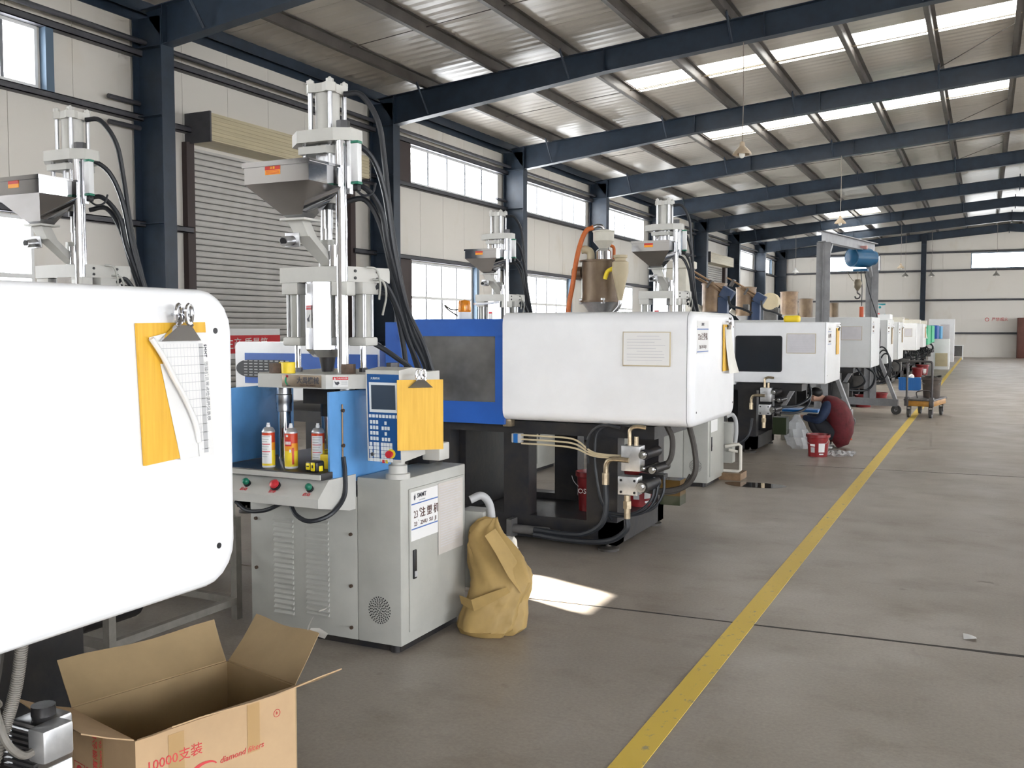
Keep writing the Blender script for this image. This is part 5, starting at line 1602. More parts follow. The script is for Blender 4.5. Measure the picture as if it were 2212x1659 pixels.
# ---- things on the table and platen of the nearest press
def spray_can(label, x, y, z, turn, front):
    c = thing('spray_can', label, 'spray can', (x, y, z), turn, 'spray cans on the press table')
    r, h = .0315, .168
    MB().lathe([(r * .94, 0), (r, .004), (r, .010)], (0, 0, 0), 24).build('base_rim', 'white_plastic', c)
    MB().lathe([(r, .010), (r, h * .5)], (0, 0, 0), 24, cap0=False, cap1=False).build('lower_body', 'label_yellow', c)
    MB().lathe([(r, h * .5), (r, h * .72)], (0, 0, 0), 24, cap0=False, cap1=False).build('middle_band', 'label_orange', c)
    MB().lathe([(r, h * .72), (r, h)], (0, 0, 0), 24, cap0=False, cap1=False).build('upper_body', 'can_red', c)
    MB().lathe([(r, h), (r * 1.02, h + .004), (r * .98, h + .008), (r * .72, h + .022), (r * .45, h + .026)], (0, 0, 0), 24).build('shoulder', 'alu', c)
    MB().lathe([(.010, h + .026), (.010, h + .036), (.0075, h + .038), (.0075, h + .046)], (0, 0, 0), 14).build('spray_nozzle', 'white_plastic', c)
    def wrap(z0, z1, a0, a1, m, name, rr):
        n = 8
        vs = []
        for i in range(n + 1):
            a = math.radians(a0 + (a1 - a0) * i / n)
            for zz in (z0, z1):
                vs.append((rr * math.cos(a), rr * math.sin(a), zz))
        return MB().add(vs, [(2 * i, 2 * i + 2, 2 * i + 3, 2 * i + 1) for i in range(n)]).build(name, m, c)
    if front:
        wrap(.108, .138, 225, 290, 'print_red', 'name_band', r + .0006)
        for a in range(5):
            wrap(.116, .130, 230 + a * 11, 238 + a * 11, 'paper', 'name_mark', r + .001)
        wrap(.152, .162, 240, 262, 'paper', 'brand_mark', r + .001)
        wrap(.02, .10, 292, 312, 'can_red', 'side_mark', r + .0006)
        wrap(.078, .092, 270, 286, 'paper', 'round_mark', r + .001)
    else:
        wrap(.020, .156, 215, 318, 'white_plastic', 'text_panel', r + .0006)
        for k in range(9):
            wrap(.148 - k * .012, .1515 - k * .012, 225, 305 - (k % 3) * 12, 'print_red' if k in (3, 6) else 'print_grey', 'text_line', r + .001)
    return c
TZ = .866 * PK + .0403
spray_can('leftmost spray can, its white text panel facing out', -3.095, 3.68, TZ, math.radians(18), False)
spray_can('middle spray can with its red and orange front facing out', -2.975, 3.70, TZ, math.radians(22), True)
spray_can('right-hand spray can behind the tape measure', -2.862, 3.76, TZ, math.radians(30), False)
tmz = thing('tape_measure', 'black and yellow tape measure on the press table', 'tape measure', (-2.80, 3.655, TZ), math.radians(-8))
MB().rbox(-.036, .036, -.028, .028, 0, .052, .010, 3).build('case', 'black', tmz)
MB().rbox(-.030, -.004, -.030, -.027, .010, .042, .004).build('yellow_panel', 'tape_yellow', tmz)
MB().rbox(.002, .026, -.031, -.027, .006, .046, .004).build('yellow_panel', 'tape_yellow', tmz)
MB().box(.010, .018, -.0325, -.0305, .020, .034).build('printed_mark', 'black', tmz, False)
MB().box(-.026, -.010, -.0315, -.0295, .024, .029).build('printed_mark', 'black', tmz, False)
MB().rbox(.034, .040, -.012, .012, .004, .03, .003).build('tape_hook', 'tape_yellow', tmz)
yb = tag(MB().rbox(-.036, .036, -.022, .022, 0, .07, .006).build('yellow_block', 'yellow_plastic'), 'yellow plastic block behind the tape measure', 'block')
yb.location = (-2.80, 3.76, TZ)
yc = thing('yellow_pot', 'small yellow plastic pot on the press platen beside a rusty nut', 'pot', (-3.083, 3.82, 1.326 * PK + .0403))
MB().lathe([(.034, 0), (.036, .05), (.034, .054)], (0, 0, 0), 20).build('pot_body', 'yellow_plastic', yc)
MB().rbox(-.05, -.028, -.012, .012, .036, .054, .004).build('pot_tab', 'yellow_plastic', yc)
yc2 = tag(MB().lathe([(.045, 0), (.055, .06), (.05, .06), (.042, .01)], (0, 0, 0), 20).build('yellow_cup', 'yellow_plastic'), 'yellow cup at the back of the press table', 'cup')
yc2.location = (-2.93, 3.95, TZ)

# ---- PVC pipes by the presses
pv = thing('drain_pipe', 'cream PVC elbow poking out beyond the kraft sack', 'pipe', (-2.42, 5.0, 0))
MB().tube([(-.10, .05, .31), (-.02, 0, .33), (.0, 0, .30), (.0, 0, .0)], .02, 10).build('pipe_run', 'pvc', pv)
MB().cyl((0, 0, .24), (0, 0, .29), .026, n=12).build('pipe_collar', 'pvc', pv)
pv2 = thing('drain_pipe', 'cream PVC pipe frame beside the grey cabinet near the puddle', 'pipe', (-2.23, 9.95, 0))
MB().tube([(-.16, .0, .335), (-.02, 0, .365), (0, 0, .35), (0, 0, .10), (-.02, 0, .085), (-.2, 0, .085)], .017, 10, smooth=False).build('pipe_run', 'pvc', pv2)
MB().tube([(-.12, 0, .30), (-.03, 0, .29)], .014, 8, smooth=False).build('pipe_branch', 'pvc', pv2)
MB().box(-.24, .02, -.08, .2, 0, .07).build('pallet_board', 'rust_rod', pv2, False)

# ---- rack of square tube seen under the nearest machine
rk = thing('steel_rack', 'low rusty steel tube rack in the dark behind the nearest machine', 'rack', (-3.95, 3.55, 0))
for x, y in ((-.38, -.42), (.38, -.42), (-.38, .42), (.38, .42)):
    MB().box(x - .02, x + .02, y - .02, y + .02, 0, .55).build('rack_leg', 'dusty_conduit', rk, False)
for z in (.10, .53):
    for y in (-.42, .42):
        MB().box(-.36, .36, y - .018, y + .018, z - .018, z + .018).build('rack_rail', 'dusty_conduit', rk, False)
    for x in (-.38, .38):
        MB().box(x - .018, x + .018, -.40, .40, z - .018, z + .018).build('rack_rail', 'dusty_conduit', rk, False)
MB().cyl((0, -.30, .16), (0, .05, .16), .10, n=16).build('stored_cylinder', 'oily_black', rk)

# ---- pump motor and conduits under the nearest machine
dx, dy, dz = .035, -.115, .035
def pmb():
    L = m1.location
    return MB(lambda v: (v[0] - L.x + dx, v[1] - L.y + dy, v[2] - L.z + dz))
pm = pmb().rbox(-2.24, -2.14, 1.73, 1.84, .40, .525, .010).build('pump_motor', 'brushed', m1)
for k in range(8):
    pmb().box(-2.245, -2.135, 1.715, 1.73, .41 + k * .014, .417 + k * .014).build('cooling_fin', 'brushed', pm, False)
pmb().rbox(-2.15, -2.09, 1.71, 1.80, .44, .525, .008).build('terminal_box', 'alu', pm)
pmb().box(-2.092, -2.088, 1.72, 1.79, .39, .432).build('rating_plate', 'white_plastic', pm, False)
pmb().cyl((-2.19, 1.79, .525), (-2.19, 1.79, .55), .03, n=16).build('motor_cap', 'oily_black', pm)
pmb().box(-2.78, -2.16, 1.74, 1.84, .33, .40).build('motor_bracket', 'oily_black', pm, False)
cond = [(-2.09, 1.58, .92), (-2.10, 1.58, .80), (-2.12, 1.57, .66), (-2.14, 1.54, .54), (-2.2, 1.50, .30), (-2.25, 1.48, .12)]
WB(m1).tube(cond, .013, 10).build('corrugated_conduit', 'dusty_conduit', m1)
P = catmull(cond, 8)
cr_ = WB(m1)
for a, b_ in zip(P[:-1], P[1:]):
    d = (b_ - a).normalized()
    for t in (0, .33, .66):
        p = a.lerp(b_, t)
        cr_.cyl(p, p + d * .003, .0155, n=10)
cr_.build('conduit_ridges', 'dusty_conduit', m1)['kind'] = 'stuff'
WB(m1).tube([(-2.12, 1.54, .92), (-2.13, 1.53, .75), (-2.17, 1.50, .5), (-2.25, 1.45, .2)], .016, 8).build('cable', 'dusty_rubber', m1)
WB(m1).tube([(-2.10, 1.615, .505), (-2.095, 1.57, .505), (-2.10, 1.53, .55), (-2.13, 1.53, .605), (-2.17, 1.55, .635), (-2.21, 1.59, .605)], .010, 8).build('motor_conduit', 'dusty_conduit', m1)

# ================================================================== GANTRY CRANE
T1, T2 = Vector((-2.36, 16.24, 0)), Vector((-1.88, 18.88, 0))
bd = (T2 - T1).normalized()
pd = Vector((bd.y, -bd.x, 0))
ga = thing('gantry_crane', 'grey steel gantry crane on castors straddling a pale machine', 'gantry crane', tuple((T1 + T2) / 2))
GO = (T1 + T2) / 2
def gb():
    return MB(lambda v: (v[0] - GO.x, v[1] - GO.y, v[2]))
def beam(p, q, w, h, b=None):
    """rectangular bar between two points"""
    p, q = Vector(p), Vector(q)
    d = (q - p)
    L = d.length
    Mq = d.to_track_quat('X', 'Z').to_matrix().to_4x4()
    Mq.translation = p
    return (b or MB()).box(0, L, -w / 2, w / 2, -h / 2, h / 2, M=Mq)
Z = Vector((0, 0, 1))
for T in (T1, T2):
    g = gb()
    for s in (-1, 1):
        beam(T + pd * .055 * s + Z * .22, T + pd * .055 * s + Z * 2.93, .012, .11, g)
    beam(T + Z * .22, T + Z * 2.93, .10, .012, g)
    g.build('leg', 'gantry_grey', ga, False)
    f = beam(T - pd * .72 + Z * .215, T + pd * .50 + Z * .215, .10, .13, gb()).build('base_beam', 'gantry_grey', ga, False)
    for s, L in ((-1, .62), (1, .45)):
        beam(T + pd * s * L + Z * .27, T + pd * s * .06 + Z * 1.25, .06, .06, gb()).build('brace', 'gantry_grey', ga, False)
        c = T + pd * s * (L + .02)
        w = gb().cyl(c + bd * -.028 + Z * .085, c + bd * .028 + Z * .085, .085, n=20).build('castor', 'tyre', ga)
        gb().cyl(c + bd * -.032 + Z * .085, c + bd * .032 + Z * .085, .03, n=12).build('hub', 'gantry_grey', w)
        beam(c + Z * .165, c + Z * .08 + pd * .02, .08, .05, gb()).build('fork', 'frame_grey', w, False)
g = gb()
A0, A1 = T1 - bd * .10, T2 + bd * .10
for dz in (2.935, 3.095):
    beam(A0 + Z * dz, A1 + Z * dz, .13, .014, g)
beam(A0 + Z * 3.015, A1 + Z * 3.015, .012, .15, g)
g.build('top_beam', 'gantry_grey', ga, False)
for T, s in ((T1, 1), (T2, -1)):
    beam(T + Z * 2.5 + bd * .05 * s, T + bd * s * .38 + Z * 2.93, .05, .05, gb()).build('corner_brace', 'gantry_grey', ga, False)
# electric hoist
hc = T1.lerp(T2, .74)
ho = thing('electric_hoist', 'blue electric hoist with hook hanging from the gantry beam', 'hoist', (hc.x, hc.y, 2.4))
def hb2():
    return MB(lambda v: (v[0] - hc.x, v[1] - hc.y, v[2] - 2.4))
hd_ = (bd * -.8 + pd * -.45).normalized()
m_ = hb2().cyl(hc + Z * 2.80 - hd_ * .16, hc + Z * 2.80 + hd_ * .22, .17, n=22).build('hoist_motor', 'hoist_blue', ho)
hb2().cyl(hc + Z * 2.80 + hd_ * .22, hc + Z * 2.80 + hd_ * .25, .15, .11, n=22).build('motor_end', 'hoist_blue', m_)
hb2().cyl(hc + Z * 2.80 - hd_ * .28, hc + Z * 2.80 - hd_ * .16, .13, n=20).build('gear_case', 'hoist_blue', m_)
hb2().box(hc.x - .12, hc.x + .12, hc.y - .10, hc.y + .10, 2.56, 2.60).build('foot_plate', 'hoist_blue', ho, False)
hb2().box(hc.x - .08, hc.x + .08, hc.y - .07, hc.y + .07, 2.90, 3.0).build('beam_trolley', 'hoist_pink', ho, False)
for s in (-1, 1):
    hb2().cyl(hc + pd * .075 * s + Z * 2.97, hc + pd * .10 * s + Z * 2.97, .04, n=12).build('trolley_wheel', 'hoist_pink', ho)
hp = hc + bd * -.10 - pd * .02
hb2().tube([hp + Z * 2.60, hp + Z * 2.40], .006, 6, smooth=False).build('chain', 'hook', ho)
hb2().tube([hc - pd * .22 + Z * 2.85, hc - pd * .24 + Z * 2.6, hc - pd * .15 + Z * 2.42, hp + Z * 2.36], .005, 6).build('slack_chain', 'hook', ho)
hkb = hb2().lathe([(.02, 2.22), (.06, 2.28), (.075, 2.35), (.05, 2.41), (.02, 2.42)], (hp.x, hp.y, 0), 14).build('hook_block', 'hook', ho)
hb2().tube([hp + Z * 2.23, hp + Z * 2.18, hp + pd * .045 + Z * 2.14, hp + pd * .03 + Z * 2.09, hp + pd * -.02 + Z * 2.08, hp + pd * -.045 + Z * 2.12], .013, 8).build('hook', 'cart_steel', ho)
pp_ = hc + pd * .02 + bd * .02
hb2().tube([hc + Z * 2.58, pp_ + Z * 2.3, pp_ + Z * 1.95], .008, 6).build('pendant_cable', 'rubber', ho)
pdn = hb2().rbox(pp_.x - .035, pp_.x + .035, pp_.y - .03, pp_.y + .03, 1.755, 1.94, .012).build('pendant_control', 'pendant_red', ho)
hb2().tube([hc + pd * .06 + Z * 2.58, hc + bd * .25 + pd * .08 + Z * 2.2, T2 + pd * .15 + bd * -.02 + Z * 1.6, T2 + pd * .16 + Z * 1.2], .008, 6).build('supply_cable', 'rubber', ho)
cc_ = T2 + pd * .20 + Z * .92
coil = thing('cable_coil', 'coil of black cable hung on the brace of the far gantry leg', 'cable', tuple(cc_))
for k in range(3):
    rr = .30 - .04 * k
    MB().tube([pd * (rr * .45 * math.cos(a) + .03 * k) + bd * (.02 * k - .02) + Z * ((rr) * math.sin(a) - .02 * k) for a in [2 * PI * j / 14 for j in range(15)]], .014, 6, 3).build('cable_turn', 'rubber', coil)

# ================================================================== BUCKETS, CRATE, TROLLEY
def bucket(label, x, y, z, r=.135, h=.27, m='red_plastic', lettering=None, rz=0.0, group='red plastic buckets', lab=True):
    b = thing('bucket', label, 'bucket', (x, y, z), rz, group)
    MB().lathe([(r * .82, 0), (r * .96, h * .86), (r * 1.06, h * .88), (r * 1.06, h), (r * .98, h), (r * .93, h * .86), (r * .78, .012), (.002, .012)], (0, 0, 0), 28, cap1=False).build('pail', m, b)
    MB().tube([(r * 1.05 * math.cos(a), r * 1.05 * math.sin(a) * .35 - r * .9, h * .9 - .11 * math.sin(a)) for a in [PI * k / 10 for k in range(11)]], .003, 6, 2).build('wire_handle', 'grey_plastic', b)
    if lab:
        def wrap(z0, z1, a0, a1, mm, name):
            vs = []
            for i in range(7):
                a = math.radians(a0 + (a1 - a0) * i / 6)
                for zz in (z0, z1):
                    rr = r * (.82 + .14 * zz / (h * .86)) + .0015
                    vs.append((rr * math.cos(a), rr * math.sin(a), zz))
            return MB().add(vs, [(2 * i, 2 * i + 2, 2 * i + 3, 2 * i + 1) for i in range(6)]).build(name, mm, b)
        wrap(h * .22, h * .62, 282, 318, 'paper', 'paper_label')
        wrap(h * .48, h * .58, 232, 262, 'paper', 'white_print')
        wrap(h * .20, h * .44, 234, 260, 'print_grey', 'grey_print')
        wrap(h * .10, h * .16, 286, 312, 'paper', 'white_print')
    if lettering:
        text(lettering, .055, 'paper', b, plane_M((0, -r * .92, h * .52), (1, 0, 0), (0, -.1, 1)))
    return b
bucket('red bucket with white label between the worker and the lane line', -1.80, 12.22, 0)
bucket('dark red bucket with white lettering inside the blue-doored machine bed', -2.70, 6.95, .156, .115, .30, lettering='OSSO', lab=False)
bucket('red bucket with a white printed panel behind the brass valve fittings', -2.36, 7.08, .201, .115, .28, rz=math.radians(30))
bucket('red bucket on the floor under the gantry base', -2.15, 20.4, 0, .17, .24, lab=False)
bucket('small red bucket beside the far base beam of the gantry', -1.95, 21.6, 0, .15, .22, lab=False)
bucket('red bucket farthest away, under the white machine row', -1.88, 35.4, 0, .2, .34)
bucket('red bucket standing beside the farthest red bucket', -1.95, 33.9, 0, .17, .30, lab=False)
cr = thing('plastic_crate', 'blue slatted plastic crate on the floor behind the trolley', 'crate', (-1.69, 26.5, 0))
for x0, x1, y0, y1 in ((-.25, .25, -.19, -.175), (-.25, .25, .175, .19), (-.25, -.235, -.175, .175), (.235, .25, -.175, .175)):
    MB().box(x0, x1, y0, y1, .02, .30).build('crate_side', 'crate_blue', cr, False)
MB().box(-.235, .235, -.175, .175, .0, .02).build('crate_bottom', 'crate_blue', cr, False)
MB().box(-.265, .265, -.205, -.175, .28, .315).box(-.265, .265, .175, .205, .28, .315).box(-.265, -.235, -.175, .175, .28, .315).box(.235, .265, -.175, .175, .28, .315).build('crate_rim', 'crate_blue', cr, False)
for k in range(11):
    MB().box(-.235 + k * .045, -.225 + k * .045, -.198, -.19, .02, .28).build('rib', 'crate_blue', cr, False)
for k in range(7):
    MB().box(.25, .258, -.165 + k * .052, -.155 + k * .052, .02, .28).build('rib', 'crate_blue', cr, False)
tw = tag(MB().ball((0, 0, .0), .07, 10, 7).build('white_rag', 'paper'), 'white rag lying on top of the blue crate contents', 'rag')
tw.location = (-1.65, 26.4, .34)
cf = tag(MB().rbox(-.2, .2, -.14, .14, 0, .26, .01).build('crate_filling', 'cart_steel'), 'dark parts filling the blue crate', 'parts')
cf.location = (-1.69, 26.5, .021)

tr = thing('platform_trolley', 'orange platform trolley with a bent tube handle standing by the lane line', 'trolley', (-.93, 18.75, 0), math.radians(-9))
MB().rbox(-.24, .24, -.52, .52, .20, .30, .012).build('deck_frame', 'cart_orange', tr)
MB().rbox(-.25, .25, -.54, .54, .295, .325, .008).build('deck_top', 'cart_steel', tr)
MB().tube([(-.205, -.50, .24), (-.205, -.50, .88), (-.195, -.50, .95), (-.15, -.50, .98), (.15, -.50, .98), (.195, -.50, .95), (.205, -.50, .88), (.205, -.50, .24)], .019, 10, 3).build('push_handle', 'cart_steel', tr)
for s in (-1, 1):
    MB().rbox(s * .205 - .035, s * .205 + .035, -.54, -.46, .20, .36, .008).build('handle_socket', 'cart_steel', tr)
for x, y in ((-.18, -.43), (.18, -.43), (-.18, .43), (.18, .43)):
    w = MB().cyl((x - .022, y, .075), (x + .022, y, .075), .075, n=18).build('wheel', 'tyre', tr)
    MB().box(x - .035, x - .026, y - .03, y + .03, .06, .20).box(x + .026, x + .035, y - .03, y + .03, .06, .20).box(x - .035, x + .035, y - .03, y + .03, .17, .20).build('wheel_fork', 'cart_steel', w, False)
MB().tube([(-.08, -.25, .325), (-.08, -.30, .44), (.12, -.30, .46), (.14, -.2, .325)], .010, 8).build('lifting_bow', 'cart_steel', tr)
ov = bucket('grimy open pail with a torn rim standing on the trolley', -.84, 18.85, .326, .165, .36, 'dirty_bucket', lab=False, group=None)
MB().tube([(.16 * math.cos(a), .16 * math.sin(a), .365 + .018 * math.sin(3 * a)) for a in [2 * PI * k / 16 for k in range(17)]], .016, 6, 2).build('torn_liner', 'dusty_rubber', ov)

# ================================================================== WORKER, PLASTIC BAG, FILM
def skin(name, chains, m, parent, sub=2, root=0):
    """chains: list of [(point, radius), ...]; a point equal to an earlier one joins there"""
    pts, rad, edges = [], [], []
    def idx(p, r):
        for i, q in enumerate(pts):
            if (Vector(q) - Vector(p)).length < 1e-5:
                return i
        pts.append(p)
        rad.append(r)
        return len(pts) - 1
    for ch in chains:
        last = None
        for p, r in ch:
            i = idx(p, r)
            if last is not None and i != last:
                edges.append((last, i))
            last = i
    me = bpy.data.meshes.new(name)
    me.from_pydata(pts, edges, [])
    o = bpy.data.objects.new(name, me)
    C.objects.link(o)
    md = o.modifiers.new('skin', 'SKIN')
    md.use_smooth_shade = True
    sv = me.skin_vertices[0].data if me.skin_vertices else None
    if sv is None:
        bm = bmesh.new(); bm.from_mesh(me); bm.verts.layers.skin.verify(); bm.to_mesh(me); bm.free()
        sv = me.skin_vertices[0].data
    for i, r in enumerate(rad):
        sv[i].radius = (r, r) if not isinstance(r, tuple) else r
        sv[i].use_root = i == root
    o.modifiers.new('sub', 'SUBSURF').levels = sub
    dg = bpy.context.evaluated_depsgraph_get()
    m2_ = bpy.data.meshes.new_from_object(o.evaluated_get(dg))
    bpy.data.objects.remove(o)
    m2_.materials.clear()
    m2_.materials.append(MATS[m])
    m2_.polygons.foreach_set('use_smooth', [True] * len(m2_.polygons))
    m2_.name = name
    q = bpy.data.objects.new(name, m2_)
    C.objects.link(q)
    q.parent = parent
    return q
# local frame: x towards the worker's face (turned to -x in the hall), y to the worker's left
pe = thing('person', 'person squatting in a dark red quilted vest with navy sleeves, holding a clear bag', 'person', (-1.80, 13.22, 0), PI)
HIP = (-.08, 0, .20)
body = [
    [(HIP, .09), ((-.12, 0, .33), .10), ((-.09, 0, .46), .10), ((.0, 0, .575), .085), ((.075, 0, .625), .05), ((.12, 0, .64), .047), ((.19, 0, .665), .075), ((.235, 0, .64), .07), ((.25, 0, .60), .045)],
    [((.0, 0, .575), .085), ((.02, -.13, .555), .045), ((.05, -.20, .45), .038), ((.11, -.22, .36), .034), ((.24, -.16, .37), .033), ((.34, -.10, .385), .026), ((.375, -.08, .38), .024)],
    [((.0, 0, .575), .085), ((.02, .13, .555), .045), ((.05, .20, .45), .038), ((.11, .22, .36), .034), ((.24, .15, .38), .033), ((.34, .06, .40), .026), ((.375, .04, .395), .024)],
    [(HIP, .09), ((-.02, -.10, .20), .065), ((.24, -.13, .36), .045), ((.10, -.12, .20), .036), ((.0, -.11, .08), .036), ((.03, -.11, .035), .034), ((.15, -.12, .03), .03)],
    [(HIP, .09), ((-.02, .10, .20), .065), ((.24, .14, .36), .045), ((.10, .13, .20), .036), ((.0, .12, .08), .036), ((.03, .12, .035), .034), ((.15, .13, .03), .03)]]
for s, hx, hy, hz in ((-1, .375, -.08, .38), (1, .375, .04, .395)):
    for k, (dx, dy, dz, L) in enumerate(((.03, -.022, -.01, .035), (.036, -.008, -.012, .042), (.036, .006, -.012, .04), (.03, .02, -.012, .032), (.008, -s * .03, .01, .028))):
        a = (hx + dx * .7, hy + dy, hz + dz)
        b_ = (hx + dx * .7 + L * .6, hy + dy, hz + dz - L * .5)
        c_ = (hx + dx * .7 + L * .5, hy + dy, hz + dz - L * 1.1)
        body.append([((hx, hy, hz), .024), (a, .0085), (b_, .008), (c_, .007)])
skin('body', body, 'skin', pe)
st = [(-.05, .095, .12, .15), (-.105, .13, .15, .18), (-.13, .22, .165, .19), (-.13, .32, .17, .195), (-.11, .42, .165, .20), (-.065, .51, .145, .205), (-.005, .575, .115, .19), (.05, .61, .08, .13), (.085, .63, .055, .07)]
vs, fs, NV = [], [], 28
for i, (x, z, dp, wd) in enumerate(st):
    t = Vector((st[min(i + 1, 8)][0] - st[max(i - 1, 0)][0], 0, st[min(i + 1, 8)][1] - st[max(i - 1, 0)][1])).normalized()
    nrm_ = Vector((t.z, 0, -t.x))
    for k in range(NV):
        a = 2 * PI * k / NV
        w = 1 + (.025 if (i % 2) else -.012)
        vs.append(Vector((x, 0, z)) + nrm_ * dp * w * math.cos(a) + Vector((0, wd * w * math.sin(a), 0)))
for i in range(8):
    for k in range(NV):
        j = (k + 1) % NV
        fs.append((i * NV + k, i * NV + j, (i + 1) * NV + j, (i + 1) * NV + k))
fs += [list(reversed(range(NV))), [8 * NV + k for k in range(NV)]]
ve = MB().add(vs, fs).build('vest', 'vest_red', pe, True, 70)
for s in (-1, 1):
    skin('sleeve', [[((.0, s * .10, .575), .075), ((.02, s * .165, .55), .078), ((.05, s * .215, .45), .068), ((.11, s * .225, .36), .060), ((.24, s * .155 if s > 0 else -.16, .375), .048), ((.32, s * .08 if s > 0 else -.115, .388), .042)]], 'sleeve_navy', pe)
    skin('trouser_leg', [[((-.08, s * .05, .19), .13), ((-.0, s * .105, .21), .125), ((.24, s * .135, .365), .095), ((.10, s * .125, .19), .080), ((.01, s * .115, .09), .062)]], 'trouser', pe)
    MB().rbox(-.05, .20, s * .115 - .045, s * .115 + .045, .0, .022, .01).build('shoe_sole', 'paper', pe)
    skin('shoe', [[((-.02, s * .115, .05), .045), ((.06, s * .115, .05), .046), ((.16, s * .115, .04), .038)]], 'shoe', pe)
hr = skin('hair', [[((.10, 0, .675), .06), ((.16, 0, .715), .085), ((.215, 0, .715), .078), ((.262, 0, .69), .052)]], 'hair', pe)
# face: nose, brows, eyes, mouth, ears (head tilted down to the left)
for s in (-1, 1):
    MB().ball((.285, s * .028, .645), .011, 8, 6).build('eye', 'paper', pe)
    MB().ball((.293, s * .028, .643), .006, 8, 6).build('pupil', 'black', pe)
    MB().ball((.195, s * .078, .645), .020, 8, 6, 1.4).build('ear', 'skin', pe)
    MB().rbox(.284, .294, s * .028 - .014, s * .028 + .014, .660, .665, .002).build('eyebrow', 'hair', pe)
MB().frustum([(.285, -.012, .612), (.285, .012, .612), (.283, .008, .645), (.283, -.008, .645)], [(.312, -.008, .612), (.312, .008, .612), (.290, .004, .645), (.290, -.004, .645)]).build('nose', 'skin', pe)
MB().rbox(.268, .282, -.022, .022, .585, .592, .003).build('mouth', 'print_red', pe)

pb = thing('plastic_bag', 'clear plastic bag drooping from the hands of the squatting worker', 'bag', (-2.17, 12.85, 0))
lv_ = [(.002, .10, .09, .06, .0), (.05, .135, .11, .05, .0), (.15, .15, .11, .02, .0), (.25, .135, .10, -.01, .05), (.33, .10, .08, -.02, .12), (.38, .055, .05, -.02, .18), (.42, .03, .03, -.02, .20)]
vs, fs, N2 = [], [], 22
for i, (z, rx, ry, ox, oy) in enumerate(lv_):
    for k in range(N2):
        a = 2 * PI * k / N2
        w = 1 + .12 * math.sin(4 * a + i) + .08 * math.sin(7 * a - 2 * i) + rnd.uniform(-.05, .05)
        vs.append((ox + rx * w * math.cos(a), oy + ry * w * math.sin(a), z + rnd.uniform(0, .01)))
for i in range(len(lv_) - 1):
    for k in range(N2):
        j = (k + 1) % N2
        fs.append((i * N2 + k, i * N2 + j, (i + 1) * N2 + j, (i + 1) * N2 + k))
MB().add(vs, fs).build('bag_film', 'poly_film', pb, True, 25)
pf = thing('plastic_film', 'crumpled clear film lying on the floor beside the red bucket', 'plastic film', (-1.58, 12.45, 0))
G = 12
vs = [((i / G - .5) * .36 + rnd.uniform(-.015, .015), (j / G - .5) * .5 * (1 - .5 * abs(i / G - .5)) + rnd.uniform(-.02, .02), max(.002, .012 + rnd.uniform(-.01, .03))) for i in range(G + 1) for j in range(G + 1)]
fs = [(i * (G + 1) + j, i * (G + 1) + j + 1, (i + 1) * (G + 1) + j + 1, (i + 1) * (G + 1) + j) for i in range(G) for j in range(G)]
MB().add(vs, fs).build('film_sheet', 'poly_film', pf, True, 20)
rc = tag(MB().lathe([(.028, 0), (.03, .02), (.026, .024)], (0, 0, 0), 14).build('bottle_cap', 'pendant_red'), 'small red bottle cap on the bare floor past the worker', 'bottle cap')
rc.location = (-1.666, 14.2, 0)
bl = tag(MB().rbox(-.24, .24, -.13, .13, 0, .035, .006).build('blue_folder', 'crate_blue'), 'blue tray lying behind the squatting worker', 'tray')
bl.location = (-2.28, 13.9, .40)
bs = tag(MB().rbox(-.25, .25, -.14, .14, 0, .40, .01).build('grey_carton', 'aged_white'), 'pale carton under the blue tray behind the worker', 'box')
bs.location = (-2.28, 13.9, 0)
sc_ = tag(MB().add([(-.03, -.03, .002), (.03, -.025, .012), (.025, .035, .002), (-.035, .03, .016), (0, 0, .02)], [(0, 1, 4), (1, 2, 4), (2, 3, 4), (3, 0, 4)]).build('paper_scrap', 'paper'), 'tiny scrap of white paper on the open floor at right', 'scrap')
sc_.location = (-.03, 5.31, 0)
pud = tag(MB().prism([(.30 * math.cos(a) * (1 + .08 * math.sin(3 * a)), .17 * math.sin(a) * (1 + .1 * math.sin(2 * a + 1))) for a in [2 * PI * k / 40 for k in range(40)]], .0006, .002).build('puddle', 'puddle'), 'dark oily puddle on the floor beside the grey press cabinet', 'puddle')
pud.location = (-2.02, 9.66, 0)
for i, (x, y, r) in enumerate(((-1.86, 6.55, .26), (-2.05, 5.9, .3))):
    pass

# ================================================================== LAMPS
def lamp(label, x, y, z, top, m='lamp_shade', r=.16):
    l = thing('pendant_lamp', label, 'lamp', (x, y, z), 0, 'pendant lamps')
    MB().lathe([(r, 0), (r * .92, .035), (r * .55, .10), (.045, .14), (.04, .20), (.015, .22)], (0, 0, 0), 24, cap0=False).build('lamp_shade', m, l)
    MB().lathe([(.02, .08), (.045, .04), (.05, -.01), (.03, -.05), (.002, -.062)], (0, 0, 0), 14).build('bulb', 'lamp_bulb', l)
    MB().tube([(0, 0, .21), (.01, 0, (top - z) * .5), (0, 0, top - z)], .008, 6, 4).build('cord', 'wire', l)
    return l
def rafter_bottom(x):
    return (5.58 + (x + 10.6) * .1205 if x < -6.2 else 6.11 + (x + 6.2) * .0847) + .0
lamp('large pendant lamp with a tan shade, nearest, hanging over the dark-window machine', -3.74, 16.50, 4.46, rafter_bottom(-3.74))
lamp('pendant lamp with a tan shade hanging over the near leg of the gantry', -3.70, 28.42, 4.46, rafter_bottom(-3.7))
lamp('far pendant lamp left of the gantry, over the drums', -8.0, 46.5, 4.15, rafter_bottom(-8), 'white_frame')
lamp('far pale pendant lamp just right of the gantry', -3.45, 46.5, 4.22, rafter_bottom(-3.45), 'lamp_shade')
lamp('far dark pendant lamp left of the gable column', -3.68, 52.5, 4.16, rafter_bottom(-3.68), 'lamp_shade_grey')
